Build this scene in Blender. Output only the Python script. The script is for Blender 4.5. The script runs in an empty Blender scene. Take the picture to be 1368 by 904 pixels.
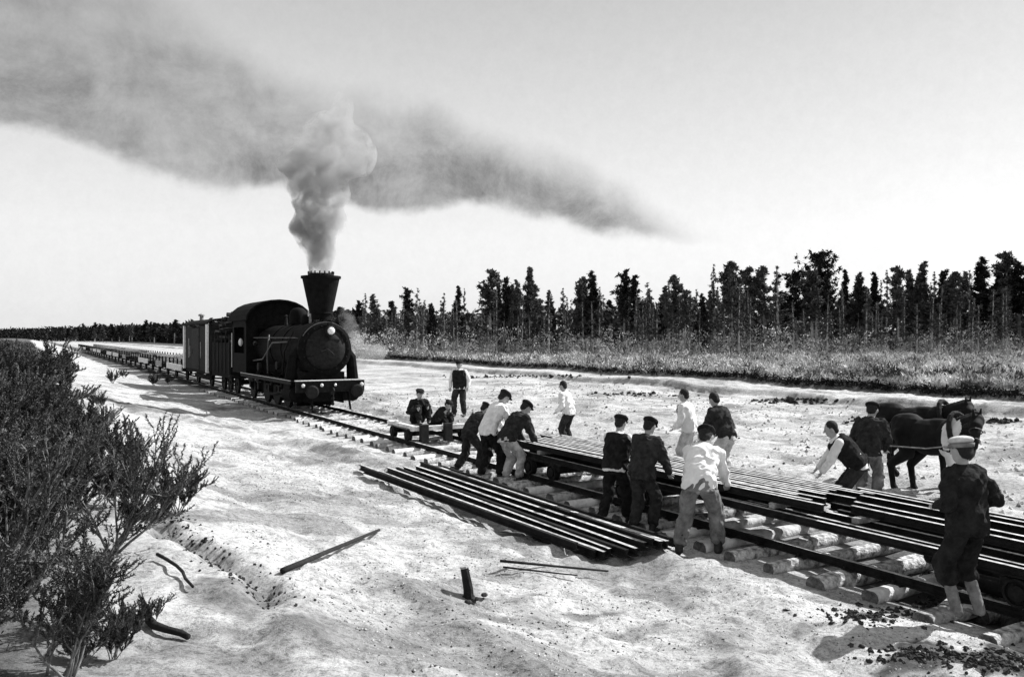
import bpy, math, random
import numpy as np
from mathutils import Vector, Matrix
random.seed(7); np.random.seed(7)
R = math.radians
S = bpy.context.scene
COL = S.collection
# ------------------------------------------------------------------ camera
F = 1100.0; CX = 684.0; HY = 450.0; HC = 3.2
cam = bpy.data.cameras.new('camera'); camo = bpy.data.objects.new('camera', cam); COL.objects.link(camo)
camo.location = (0, 0, HC); camo.rotation_euler = (R(90), 0, 0)
cam.sensor_width = 36; cam.lens = 36 * F / 1368; cam.shift_y = -2 / 1368
cam.clip_start = 0.1; cam.clip_end = 12000
S.camera = camo
# ------------------------------------------------------------------ sky, sun, exposure
SUN_AZ, SUN_EL = 62.0, 43.0        # azimuth from +Y towards +X
W = bpy.data.worlds.new('World'); S.world = W; W.use_nodes = True
nt = W.node_tree; nt.nodes.clear()
def N(tree, typ, **kw):
    n = tree.nodes.new(typ)
    for k, v in kw.items(): setattr(n, k, v)
    return n
def mth(tree, op, a, b=None, clamp=False):
    n = N(tree, 'ShaderNodeMath', operation=op); n.use_clamp = clamp
    for i, v in enumerate((a, b)):
        if v is None: continue
        if isinstance(v, (int, float)): n.inputs[i].default_value = v
        else: tree.links.new(v, n.inputs[i])
    return n.outputs[0]
def build_world():
    L = nt.links
    sky = N(nt, 'ShaderNodeTexSky'); sky.sky_type = 'NISHITA'; sky.sun_disc = False
    sky.sun_elevation = R(SUN_EL); sky.sun_rotation = R(SUN_AZ)
    sky.air_density = 1.0; sky.dust_density = 3.0; sky.ozone_density = 1.0
    bw = N(nt, 'ShaderNodeRGBToBW'); L.new(sky.outputs[0], bw.inputs[0])
    g = N(nt, 'ShaderNodeTexCoord'); sep = N(nt, 'ShaderNodeSeparateXYZ'); L.new(g.outputs['Generated'], sep.inputs[0])
    az = mth(nt, 'ARCTAN2', sep.outputs[0], sep.outputs[1])
    hor = mth(nt, 'SQRT', mth(nt, 'ADD', mth(nt, 'MULTIPLY', sep.outputs[0], sep.outputs[0]), mth(nt, 'MULTIPLY', sep.outputs[1], sep.outputs[1])))
    el = mth(nt, 'ARCTAN2', sep.outputs[2], hor)
    # ragged edges
    nz = N(nt, 'ShaderNodeTexNoise'); nz.inputs['Scale'].default_value = 8; nz.inputs['Detail'].default_value = 8; nz.inputs['Roughness'].default_value = .6
    L.new(g.outputs['Generated'], nz.inputs['Vector'])
    nz2 = N(nt, 'ShaderNodeTexNoise'); nz2.inputs['Scale'].default_value = 3.2; nz2.inputs['Detail'].default_value = 5
    mp = N(nt, 'ShaderNodeMapping'); mp.inputs['Scale'].default_value = (1, 1, 2.4); mp.inputs['Location'].default_value = (3, 1, 2)
    L.new(g.outputs['Generated'], mp.inputs[0]); L.new(mp.outputs[0], nz2.inputs['Vector'])
    wob = mth(nt, 'MULTIPLY', mth(nt, 'SUBTRACT', nz.outputs[0], .5), .07)
    elw = mth(nt, 'ADD', el, wob)
    azn = mth(nt, 'ADD', mth(nt, 'MULTIPLY', az, 1 / 1.6), .5)       # az -0.8..0.8 -> 0..1
    def curve(pts):
        c = N(nt, 'ShaderNodeFloatCurve'); cv = c.mapping.curves[0]
        P = []
        for px, py in pts:
            u = (px - CX) / F; v = (HY - py) / F
            a = math.atan(u); e = math.atan(v / math.sqrt(1 + u * u))
            P.append((a / 1.6 + .5, e / .6))
        while len(cv.points) < len(P): cv.points.new(.5, .5)
        for i, p in enumerate(P): cv.points[i].location = p; cv.points[i].handle_type = 'AUTO'
        c.mapping.extend = 'HORIZONTAL'; c.mapping.update(); L.new(azn, c.inputs['Value'])
        return mth(nt, 'MULTIPLY', c.outputs[0], .6)
    lo = curve([(-200, 150), (0, 178), (100, 202), (200, 232), (300, 262), (420, 262), (520, 284), (660, 280), (730, 304), (830, 322), (950, 320), (1020, 334)])
    hi = curve([(-200, -260), (0, -150), (200, -40), (290, 30), (380, 85), (480, 118), (600, 150), (720, 196), (840, 250), (950, 306), (1020, 345)])
    a = N(nt, 'ShaderNodeMapRange'); a.interpolation_type = 'SMOOTHSTEP'; a.inputs['From Min'].default_value = -.004; a.inputs['From Max'].default_value = .016
    L.new(mth(nt, 'SUBTRACT', elw, lo), a.inputs['Value'])
    b = N(nt, 'ShaderNodeMapRange'); b.interpolation_type = 'SMOOTHSTEP'; b.inputs['From Min'].default_value = -.012; b.inputs['From Max'].default_value = .055
    L.new(mth(nt, 'SUBTRACT', hi, elw), b.inputs['Value'])
    m = mth(nt, 'MULTIPLY', a.outputs[0], b.outputs[0])
    dens = N(nt, 'ShaderNodeMapRange'); dens.inputs['From Min'].default_value = .38; dens.inputs['From Max'].default_value = .6; dens.inputs['To Min'].default_value = .45; dens.inputs['To Max'].default_value = 1
    L.new(nz2.outputs[0], dens.inputs['Value'])
    m = mth(nt, 'MULTIPLY', m, dens.outputs[0])
    n3 = N(nt, 'ShaderNodeTexNoise'); n3.inputs['Scale'].default_value = 11; n3.inputs['Detail'].default_value = 9; n3.inputs['Roughness'].default_value = .75; n3.inputs['Distortion'].default_value = .3
    L.new(g.outputs['Generated'], n3.inputs['Vector'])
    m = mth(nt, 'MULTIPLY', m, mth(nt, 'ADD', mth(nt, 'MULTIPLY', n3.outputs[0], 1.9), .08))
    # base sky: bright near the horizon, a touch greyer up high
    base = mth(nt, 'ADD', mth(nt, 'MULTIPLY', bw.outputs[0], SKY_A), SKY_B)
    upd = N(nt, 'ShaderNodeMapRange'); upd.inputs['From Min'].default_value = .12; upd.inputs['From Max'].default_value = .42; upd.inputs['To Min'].default_value = 1; upd.inputs['To Max'].default_value = .62
    L.new(el, upd.inputs['Value'])
    fine = N(nt, 'ShaderNodeTexNoise'); fine.inputs['Scale'].default_value = 60; fine.inputs['Detail'].default_value = 8; fine.inputs['Roughness'].default_value = .9
    L.new(g.outputs['Generated'], fine.inputs['Vector'])
    fm = mth(nt, 'ADD', mth(nt, 'MULTIPLY', fine.outputs[0], .24), .88)
    base = mth(nt, 'MULTIPLY', mth(nt, 'MULTIPLY', base, upd.outputs[0]), fm)
    cl = mth(nt, 'SUBTRACT', 1, mth(nt, 'MULTIPLY', m, .58))
    tot = mth(nt, 'MULTIPLY', base, cl)
    bg = N(nt, 'ShaderNodeBackground'); bg.inputs['Strength'].default_value = SKY_STR
    L.new(tot, bg.inputs['Color'])
    out = N(nt, 'ShaderNodeOutputWorld'); L.new(bg.outputs[0], out.inputs[0])
SKY_STR, SKY_A, SKY_B = .1, .22, 4.2
build_world()
sl = bpy.data.lights.new('sun', 'SUN'); so = bpy.data.objects.new('sun', sl); COL.objects.link(so)
sl.energy = 4.2; sl.angle = R(.5); sl.color = (1, 1, 1)
sdir = Vector((math.cos(R(SUN_EL)) * math.sin(R(SUN_AZ)), math.cos(R(SUN_EL)) * math.cos(R(SUN_AZ)), math.sin(R(SUN_EL))))
so.rotation_euler = sdir.to_track_quat('Z', 'Y').to_euler(); so.location = sdir * 100
S.view_settings.view_transform = 'Standard'; S.view_settings.look = 'None'
S.view_settings.exposure = .86; S.view_settings.gamma = 1
S.render.engine = 'CYCLES'
# ------------------------------------------------------------------ helpers
TH = math.atan(644 / F); CT, ST = math.cos(TH), math.sin(TH)
LN, LF = 9.35, 11.03; LC = (LN + LF) / 2   # units run about a tenth small against real metres
def TP(L, t, z=0.0): return Vector((L * CT - t * ST, L * ST + t * CT, z))
def LT(x, y): return (x * CT + y * ST, -x * ST + y * CT)
def h2(ix, iy, s):
    v = np.sin(ix * 127.1 + iy * 311.7 + s * 74.7) * 43758.5453
    return v - np.floor(v)
def vn(x, y, s=0):
    x = np.asarray(x, float); y = np.asarray(y, float)
    ix = np.floor(x); iy = np.floor(y); fx = x - ix; fy = y - iy
    fx = fx * fx * (3 - 2 * fx); fy = fy * fy * (3 - 2 * fy)
    a = h2(ix, iy, s); b = h2(ix + 1, iy, s); c = h2(ix, iy + 1, s); d = h2(ix + 1, iy + 1, s)
    return (a + (b - a) * fx) * (1 - fy) + (c + (d - c) * fx) * fy - .5
def sst(a, b, x):
    q = np.clip((x - a) / (b - a), 0, 1); return q * q * (3 - 2 * q)
def furrow(L, t):
    c = 1.28 + .1 * (9.8 - t) + .35 * vn(t / .9, 0 * t, 61) + .12 * vn(t / .25, 0 * t, 62)
    return np.exp(-((L - c) / .13) ** 2) * sst(6.0, 6.8, t) * sst(10.2, 9.4, t)
def ground(L, t):
    L = np.asarray(L, float); t = np.asarray(t, float)
    Lw = L + 1.0 * vn(t / 7, L / 9, 1) * sst(9, 4, L) + 1.6 * vn(t / 9, L / 30, 2) * sst(14, 20, L)
    z = np.interp(Lw, [-400, -60, -12, -6, -2, 0, 2, 4, 6.3, 7.8, 12.2, 13.6, 20, 28, 29.6, 30.0, 33, 35.2, 35.9, 60, 120, 600],
                  [2.2, 2.2, 2.1, 1.95, 1.6, 1.35, .95, .5, .12, 0, 0, .28, .33, .42, .44, .80, .62, .58, .88, .84, .8, .8])
    far = sst(60, 30, np.abs(t))
    tr = 1 - .85 * sst(8.2, 8.8, L) * sst(12.4, 11.6, L)
    n = .11 * vn(L / 1.7, t / 1.7, 3) + .07 * vn(L / .62 + t * .3, t / .62, 4) + .06 * vn(L / .27, t / .27 + L * .8, 5) + .045 * vn(L / .14, t / .14, 6)
    n = n + .10 * (.35 - np.abs(vn(L / .42, t / .42 + 9, 11))) * 1.2 * sst(.0, .25, vn(L / 3, t / 3, 12) + .15) + .12 * vn(L / .55 + .6 * vn(t / 2, L, 14), t / 4.5, 13)
    n = n + .3 * vn(L / 5, t / 6, 8) * (sst(13, 17, L) + sst(6, 3, L))
    # ragged hollow under and in front of the raised rails at the right
    pit = -.12 * sst(8.9, 9.6, L) * sst(11.8, 10.6, L) * sst(9, 6, t)
    berm = .17 * sst(.25, .0, np.abs(L - 7.3 - .5 * vn(t / 3, 0, 9)) / 3) * sst(3, 9, t) * sst(30, 20, t)
    return z + n * tr * (.35 + .65 * far) + pit + berm + furrow(L, t) * -.16
def gz(x, y):
    L, t = LT(x, y); return float(ground(L, t))
DS = np.concatenate([np.arange(2, 60, .01), np.arange(60, 900, .5)])
def at(px, py):
    u = (px - CX) / F; x = u * DS
    L = x * CT + DS * ST; t = -x * ST + DS * CT
    zr = HC - (py - HY) / F * DS
    i = int(np.argmax(zr <= ground(L, t)))
    return Vector((x[i], DS[i], zr[i]))
def px_at(px, py, depth): return Vector(((px - CX) / F * depth, depth, HC - (py - HY) / F * depth))

def mat(name, col, rough=.8, var=.0, scale=6, bump=0., bscale=30, metal=0., spec=.3, detail=6, contrast=(.35, .65)):
    m = bpy.data.materials.new(name); m.use_nodes = True; t = m.node_tree; b = t.nodes['Principled BSDF']
    b.inputs['Roughness'].default_value = rough; b.inputs['Metallic'].default_value = metal
    b.inputs['Specular IOR Level'].default_value = spec
    b.inputs['Base Color'].default_value = (col, col, col, 1)
    tc = N(t, 'ShaderNodeTexCoord')
    if var:
        n = N(t, 'ShaderNodeTexNoise'); n.inputs['Scale'].default_value = scale; n.inputs['Detail'].default_value = detail; n.inputs['Roughness'].default_value = .65
        t.links.new(tc.outputs['Object'], n.inputs['Vector'])
        r = N(t, 'ShaderNodeValToRGB'); r.color_ramp.elements[0].position = contrast[0]; r.color_ramp.elements[1].position = contrast[1]
        lo = max(col * (1 - var), .003); hi = min(col * (1 + var), .85)
        r.color_ramp.elements[0].color = (lo, lo, lo, 1); r.color_ramp.elements[1].color = (hi, hi, hi, 1)
        t.links.new(n.outputs[0], r.inputs[0]); t.links.new(r.outputs[0], b.inputs['Base Color'])
    if bump:
        n2 = N(t, 'ShaderNodeTexNoise'); n2.inputs['Scale'].default_value = bscale; n2.inputs['Detail'].default_value = 6
        t.links.new(tc.outputs['Object'], n2.inputs['Vector'])
        bp = N(t, 'ShaderNodeBump'); bp.inputs['Strength'].default_value = bump; bp.inputs['Distance'].default_value = .03
        t.links.new(n2.outputs[0], bp.inputs['Height']); t.links.new(bp.outputs[0], b.inputs['Normal'])
    return m
M = {}
M['black'] = mat('black_iron', .006, .8, .5, 4, .3, 12, spec=.08)
M['iron'] = mat('dull_iron', .012, .7, .5, 9, .3, 30, spec=.15)
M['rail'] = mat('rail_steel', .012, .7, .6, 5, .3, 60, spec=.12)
M['railtop'] = mat('rail_head_lit', .42, .6, .55, 7, .2, 60, metal=.0, spec=.3)  # pale head colour paints the light falling on the rail tops
M['brass'] = mat('brass_fitting', .6, .3, .2, 8, metal=.3)
M['steel'] = mat('dull_steel', .09, .5, .4, 8)
M['lens'] = mat('lamp_glass', .75, .15, .1, 8, spec=.8)
M['wood_pale'] = mat('fresh_timber', .62, .85, .3, 7, .6, 25)
M['wood_mid'] = mat('weathered_timber', .28, .9, .5, 7, .7, 25)
M['wood_dark'] = mat('dark_timber', .013, .9, .5, 7, .6, 25)
M['white'] = mat('white_paint', .75, .7, .15, 9, .2, 20)
M['log'] = mat('log_bark', .4, .9, .7, 9, 1., 26, contrast=(.38,.6))
M['log2'] = mat('log_bark_grey', .24, .9, .8, 5, 1., 20, contrast=(.4,.6))
M['log3'] = mat('log_peeled', .55, .9, .45, 3, .8, 14)
M['logend'] = mat('log_end', .11, .95, .55, 14, .7, 40)
M['skin'] = mat('skin', .34, .6, .15, 12)
M['hair'] = mat('dark_hair', .015, .8, .4, 30, .5, 90)
M['shirt'] = mat('white_cotton', .78, .9, .12, 6, .5, 14)
M['dark_cloth'] = mat('dark_wool', .016, .95, .5, 10, .5, 26, spec=.1)
M['mid_cloth'] = mat('worn_wool', .03, .95, .45, 9, .5, 26, spec=.1)
M['grey_cloth'] = mat('grey_twill', .17, .95, .5, 6, .6, 16, spec=.1)
M['pale_cloth'] = mat('pale_canvas', .48, .95, .35, 6, .6, 16, spec=.1)
M['boot'] = mat('boot_leather', .02, .5, .4, 12)
M['coat'] = mat('horse_dark_coat', .01, .8, .5, 4, spec=.12)
M['coatw'] = mat('horse_white_coat', .75, .7, .15, 6)
M['bark'] = mat('pine_bark', .2, .95, .75, 1.6, .6, 12)
M['barkp'] = mat('pale_bark', .38, .95, .5, 2.6, .6, 12)
M['crown'] = mat('dark_needles', .026, .95, .7, .9, spec=.04)
M['crown2'] = mat('grey_needles', .085, .95, .6, .9, spec=.04)
M['bush'] = mat('heath_leaves', .07, .9, .85, 3.5, spec=.06)
M['bushp'] = mat('pale_heath_leaves', .17, .85, .7, 3, spec=.2)
M['stem'] = mat('shrub_stem', .16, .85, .6, 8)
M['soil'] = mat('dark_soil', .04, 1, .6, 9, .9, 30, spec=.05)
M['scrub'] = mat('dry_scrub', .42, .95, .85, .5, spec=.05, detail=12, contrast=(.42, .56))
M['turf'] = mat('dark_turf', .02, 1, .6, 2, .6, 12, spec=.05)

def tag(o, label=None, cat=None, group=None, kind=None):
    if label: o['label'] = label
    if cat: o['category'] = cat
    if group: o['group'] = group
    if kind: o['kind'] = kind
    return o
def empty(name, loc, rz=0, label=None, cat=None, group=None):
    o = bpy.data.objects.new(name, None); COL.objects.link(o); o.location = loc; o.rotation_euler = (0, 0, rz)
    o.empty_display_size = .2
    return tag(o, label, cat, group)
class MB:
    def __init__(s): s.v = []; s.f = []; s.mi = []; s.cur = 0; s.pc = []
    def add(s, vs, fs):
        k = len(s.v); s.pc.append((k, k + len(vs), len(s.f), len(s.f) + len(fs))); s.v += [tuple(v) for v in vs]; s.f += [tuple(i + k for i in f) for f in fs]; s.mi += [s.cur] * len(fs); return s
    def box(s, c, d, rot=None, bev=0):
        x, y, z = d[0] / 2, d[1] / 2, d[2] / 2
        vs = [Vector((a, b, e)) for a in (-x, x) for b in (-y, y) for e in (-z, z)]
        if rot is not None: vs = [rot @ v for v in vs]
        c = Vector(c)
        return s.add([v + c for v in vs], [(0, 1, 3, 2), (4, 6, 7, 5), (0, 4, 5, 1), (2, 3, 7, 6), (0, 2, 6, 4), (1, 5, 7, 3)])
    def rings(s, rs, close=True, loop=False):
        n = len(rs[0]); vs = [p for r in rs for p in r]; fs = []
        m = len(rs)
        for i in range(m - 1 + (1 if loop else 0)):
            a, b = i * n, ((i + 1) % m) * n
            for j in range(n): fs.append((a + j, a + (j + 1) % n, b + (j + 1) % n, b + j))
        if close and not loop: fs.append(tuple(reversed(range(n)))); fs.append(tuple((m - 1) * n + j for j in range(n)))
        return s.add(vs, fs)
    def tube(s, pts, rad, n=8, close=True, sx=1, jit=0):
        pts = [Vector(p) for p in pts]
        if isinstance(rad, (int, float)): rad = [rad] * len(pts)
        rs = []; up = None
        for i, p in enumerate(pts):
            a = pts[max(i - 1, 0)]; b = pts[min(i + 1, len(pts) - 1)]; ax = (b - a).normalized()
            if up is None: up = Vector((0, 0, 1)) if abs(ax.z) < .9 else Vector((0, 1, 0))
            r = ax.cross(up).normalized(); u = r.cross(ax).normalized(); up = u
            rs.append([p + (r * math.cos(2 * math.pi * k / n) * sx + u * math.sin(2 * math.pi * k / n)) * rad[i] * (1 + random.uniform(-jit, jit)) for k in range(n)])
        return s.rings(rs, close)
    def lathe(s, prof, c, axis='z', n=24):
        c = Vector(c); rs = []
        for r, h in prof:
            r = max(r, .0005)
            ring = []
            for k in range(n):
                a = 2 * math.pi * k / n; x, y = r * math.cos(a), r * math.sin(a)
                ring.append(c + {'z': Vector((x, y, h)), 'y': Vector((x, h, y)), 'x': Vector((h, x, y))}[axis])
            rs.append(ring)
        return s.rings(rs)
    def ell(s, c, r, rot=None, n=14, m=9):
        c = Vector(c); rs = []
        for i in range(m):
            ph = math.pi * (i + .02 * (i == 0) - .02 * (i == m - 1)) / (m - 1); ring = []
            for k in range(n):
                a = 2 * math.pi * k / n
                v = Vector((r[0] * math.sin(ph) * math.cos(a), r[1] * math.sin(ph) * math.sin(a), -r[2] * math.cos(ph)))
                ring.append(c + (rot @ v if rot is not None else v))
            rs.append(ring)
        return s.rings(rs)
    def cap(s, a, b, ra, rb, n=12):           # tapered capsule
        a, b = Vector(a), Vector(b); ax = b - a; ln = ax.length
        if ln < 1e-5: return s.ell(a, (ra, ra, ra))
        ax.normalize(); P = []; Rr = []
        for q in (90, 62, 35, 12): P.append(a - ax * ra * math.sin(R(q))); Rr.append(max(ra * math.cos(R(q)), .0008))
        for q in (12, 35, 62, 90): P.append(b + ax * rb * math.sin(R(q))); Rr.append(max(rb * math.cos(R(q)), .0008))
        up = Vector((0, 0, 1)) if abs(ax.z) < .9 else Vector((0, 1, 0))
        r = ax.cross(up).normalized(); u = r.cross(ax)
        return s.rings([[p + (r * math.cos(2 * math.pi * k / n) + u * math.sin(2 * math.pi * k / n)) * q for k in range(n)] for p, q in zip(P, Rr)])
    def split(s, name, mats, parent=None, smooth=False, bevel=0):
        # one object per piece (a piece = one add call)
        out = []
        for k, (v0, v1, f0, f1) in enumerate(s.pc):
            q = MB(); q.v = s.v[v0:v1]; q.f = [tuple(i - v0 for i in f) for f in s.f[f0:f1]]; q.mi = [0] * len(q.f); out.append(q.build(name, mats, parent, smooth, bevel))
        return out
    def build(s, name, mats, parent=None, smooth=False, bevel=0):
        me = bpy.data.meshes.new(name); me.from_pydata(s.v, [], s.f)
        if not isinstance(mats, (list, tuple)): mats = [mats]
        for m in mats: me.materials.append(m)
        if len(mats) > 1: me.polygons.foreach_set('material_index', s.mi)
        if smooth: me.polygons.foreach_set('use_smooth', [True] * len(me.polygons))
        me.update(); o = bpy.data.objects.new(name, me); COL.objects.link(o)
        if parent is not None: o.parent = parent
        if bevel:
            b = o.modifiers.new('bevel', 'BEVEL'); b.width = bevel; b.segments = 2; b.limit_method = 'ANGLE'
        return o
def remesh(mb, name, m, parent, vox=.014, it=4, wr=0., ws=7., seed=0, mats=None, pick=None):
    o = mb.build(name + '_tmp', m)
    md = o.modifiers.new('r', 'REMESH'); md.mode = 'VOXEL'; md.voxel_size = vox
    sm = o.modifiers.new('s', 'SMOOTH'); sm.factor = .5; sm.iterations = it
    dg = bpy.context.evaluated_depsgraph_get()
    me = bpy.data.meshes.new_from_object(o.evaluated_get(dg)); me.name = name
    old = o.data; bpy.data.objects.remove(o); bpy.data.meshes.remove(old)
    n = len(me.vertices)
    if wr and n:
        co = np.empty(n * 3); me.vertices.foreach_get('co', co); co = co.reshape(-1, 3)
        no = np.array([v.normal[:] for v in me.vertices])
        a = vn(co[:, 0] * ws + co[:, 1] * ws * .6 + seed, co[:, 2] * ws * .8 + co[:, 1] * 3, seed) + .6 * vn(co[:, 0] * ws * 2.1 - co[:, 2] * ws * 1.7, co[:, 1] * ws * 2.1 + co[:, 2] * ws, seed + 5)
        ridge = 1 - 2 * np.abs(a)
        co = co + no * ((ridge - .6) * wr)[:, None]
        me.vertices.foreach_set('co', co.ravel())
    if mats:
        me.materials.clear()
        for q in mats: me.materials.append(q)
        for p in me.polygons: p.material_index = pick(p.center)
    elif not len(me.materials): me.materials.append(m)
    me.polygons.foreach_set('use_smooth', [True] * len(me.polygons)); me.update()
    r = bpy.data.objects.new(name, me); COL.objects.link(r); r.parent = parent
    return r
# ------------------------------------------------------------------ ground
def make_ground():
    def seg(a, b, st): return np.arange(a, b, st)
    Ls = np.concatenate([-np.geomspace(3000, 22, 14), seg(-20, -6, .5), seg(-6, 14, .065), seg(14, 40, .17), seg(40, 130, 1.5), np.geomspace(130, 5000, 22)])
    ts = np.concatenate([-np.geomspace(600, 14, 12), seg(-13, 2, .12), seg(2, 26, .065), seg(26, 70, .25), seg(70, 220, 1.5), np.geomspace(220, 6000, 26)])
    A, B = np.meshgrid(Ls, ts, indexing='ij'); Z = ground(A, B)
    X = A * CT - B * ST; Y = A * ST + B * CT
    co = np.stack([X, Y, Z], -1).reshape(-1, 3); n, m = len(Ls), len(ts)
    i = np.arange(n * m).reshape(n, m)
    q = np.stack([i[:-1, :-1], i[1:, :-1], i[1:, 1:], i[:-1, 1:]], -1).reshape(-1, 4)
    me = bpy.data.meshes.new('ground'); me.vertices.add(len(co)); me.vertices.foreach_set('co', co.ravel())
    me.loops.add(q.size); me.loops.foreach_set('vertex_index', q.ravel().astype(np.int32))
    me.polygons.add(len(q)); me.polygons.foreach_set('loop_start', np.arange(0, q.size, 4, dtype=np.int32)); me.polygons.foreach_set('loop_total', np.full(len(q), 4, dtype=np.int32))
    me.polygons.foreach_set('use_smooth', np.ones(len(q), bool))
    # ground tone: 0 pale sand, 1 dark turf, peat and painted shade
    Lw = A + 1.4 * vn(B / 5, A / 5, 21) + .9 * vn(B / 1.3, A / 1.3, 22)
    turf = sst(35.0, 35.35, A + 1.6 * vn(B / 9, A / 30, 2)) * .9
    heath = sst(1.6, .2, Lw) * .95
    dark = np.maximum(turf, heath)
    pat = sst(.12, .26, vn(A / 1.1, B / 1.1, 31) + .55 * vn(A / .4, B / .4, 32) + .3 * vn(A / .15, B / .15, 33))
    load_shade = sst(8.9, 9.5, A + .3 * vn(A / .3, B / .3, 77)) * sst(12.6, 11.6, A + .5 * vn(A / .4, B / .4, 78)) * sst(9.3, 6.4, B + 1.5 * vn(A / .6, B / .6, 79))  # shade of the right rail load painted into the dark soil
    def blot(px, py, rl, rt, s=1.):
        p = at(px, py); l, t = LT(p.x, p.y)
        d = ((A - l) / rl) ** 2 + ((B - t) / rt) ** 2
        return s * sst(1.1, .55, d + 1.6 * vn(A / .5, B / .5, 41) + 1.1 * vn(A / .17, B / .17, 42))
    bl = 0
    for a in ((1165, 822, .55, .3), (1250, 812, .35, .4), (1230, 872, .6, .28), (1330, 880, .7, .3), (790, 822, .5, .12, .7), (1080, 836, .4, .1, .5), (300, 800, .25, .7, .6), (850, 845, .4, .1, .5),
              (520, 700, .5, .5, .4), (700, 830, .8, .3, .5), (480, 850, .6, .4, .5), (960, 850, .5, .2, .5), (560, 500, 2, 3, .4), (1180, 600, 1.0, .5, .3), (610, 640, 1.0, .7, .45), (450, 600, .8, 1.2, .5), (330, 800, .3, .5, .6), (1060, 536, 1.0, 2.0, .9), (1330, 562, .6, 1.5, .7), (860, 528, .8, 3, .5), (170, 540, .5, 2, .5), (310, 545, .6, 1.2, .4)):  # the far ridge blots paint the shadow edges of the sand ridges
        bl = np.maximum(bl, blot(*a))
    train_shade = sst(8.7, 9.3, A) * sst(11.8, 11.2, A) * sst(30, 33, B) * .9  # shade beneath the train painted onto the ground
    dark = np.clip(np.maximum.reduce([dark, load_shade, bl, train_shade, .85 * furrow(A + .06, B)]) + .0, 0, 1)
    at_ = me.attributes.new('dark', 'FLOAT', 'POINT'); at_.data.foreach_set('value', dark.ravel())
    at2 = me.attributes.new('patch', 'FLOAT', 'POINT'); at2.data.foreach_set('value', pat.ravel() * sst(90, 30, np.abs(B)).ravel())
    me.update()
    mt = bpy.data.materials.new('sandy_ground'); mt.use_nodes = True; t = mt.node_tree; b = t.nodes['Principled BSDF']
    b.inputs['Roughness'].default_value = .95; b.inputs['Specular IOR Level'].default_value = .1
    tc = N(t, 'ShaderNodeTexCoord')
    n1 = N(t, 'ShaderNodeTexNoise'); n1.inputs['Scale'].default_value = 4.5; n1.inputs['Detail'].default_value = 14; n1.inputs['Roughness'].default_value = .86
    n2 = N(t, 'ShaderNodeTexNoise'); n2.inputs['Scale'].default_value = .35; n2.inputs['Detail'].default_value = 6; n2.inputs['Roughness'].default_value = .6
    for n_ in (n1, n2): t.links.new(tc.outputs['Object'], n_.inputs['Vector'])
    r1 = N(t, 'ShaderNodeValToRGB'); e = r1.color_ramp.elements
    e[0].position = .36; e[0].color = (.08, .08, .08, 1); e[1].position = .52; e[1].color = (.64, .64, .64, 1)
    x = e.new(.43); x.color = (.46, .46, .46, 1)
    t.links.new(n1.outputs[0], r1.inputs[0])
    r2 = N(t, 'ShaderNodeMapRange'); r2.inputs['From Min'].default_value = .35; r2.inputs['From Max'].default_value = .6; r2.inputs['To Min'].default_value = .62; r2.inputs['To Max'].default_value = 1.0
    t.links.new(n2.outputs[0], r2.inputs['Value'])
    ap = N(t, 'ShaderNodeAttribute'); ap.attribute_name = 'patch'
    f = mth(t, 'MULTIPLY', r2.outputs[0], mth(t, 'SUBTRACT', 1, mth(t, 'MULTIPLY', ap.outputs['Fac'], .38)))
    n4 = N(t, 'ShaderNodeTexNoise'); n4.inputs['Scale'].default_value = 15; n4.inputs['Detail'].default_value = 9; n4.inputs['Roughness'].default_value = .95
    t.links.new(tc.outputs['Object'], n4.inputs['Vector'])
    sp = N(t, 'ShaderNodeMapRange'); sp.inputs['From Min'].default_value = .41; sp.inputs['From Max'].default_value = .52; sp.inputs['To Min'].default_value = .3; sp.inputs['To Max'].default_value = 1.0
    t.links.new(n4.outputs[0], sp.inputs['Value'])
    f = mth(t, 'MULTIPLY', f, sp.outputs[0])
    mx = N(t, 'ShaderNodeMix'); mx.data_type = 'RGBA'; mx.blend_type = 'MULTIPLY'; mx.inputs[0].default_value = 1
    t.links.new(r1.outputs[0], mx.inputs[6]); t.links.new(f, mx.inputs[7])
    ad = N(t, 'ShaderNodeAttribute'); ad.attribute_name = 'dark'
    r3 = N(t, 'ShaderNodeValToRGB'); e = r3.color_ramp.elements; e[0].position = .36; e[0].color = (.015, .015, .015, 1); e[1].position = .66; e[1].color = (.16, .16, .16, 1)
    t.links.new(n1.outputs[0], r3.inputs[0])
    mx2 = N(t, 'ShaderNodeMix'); mx2.data_type = 'RGBA'; t.links.new(ad.outputs['Fac'], mx2.inputs[0])
    t.links.new(mx.outputs[2], mx2.inputs[6]); t.links.new(r3.outputs[0], mx2.inputs[7]); t.links.new(mx2.outputs[2], b.inputs['Base Color'])
    nb = N(t, 'ShaderNodeTexNoise'); nb.inputs['Scale'].default_value = 16; nb.inputs['Detail'].default_value = 10; nb.inputs['Roughness'].default_value = .8
    t.links.new(tc.outputs['Object'], nb.inputs['Vector'])
    bp = N(t, 'ShaderNodeBump'); bp.inputs['Strength'].default_value = .7; bp.inputs['Distance'].default_value = .05
    t.links.new(nb.outputs[0], bp.inputs['Height']); t.links.new(bp.outputs[0], b.inputs['Normal'])
    me.materials.append(mt); o = bpy.data.objects.new('ground', me); COL.objects.link(o); tag(o, kind='structure')
make_ground()
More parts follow.
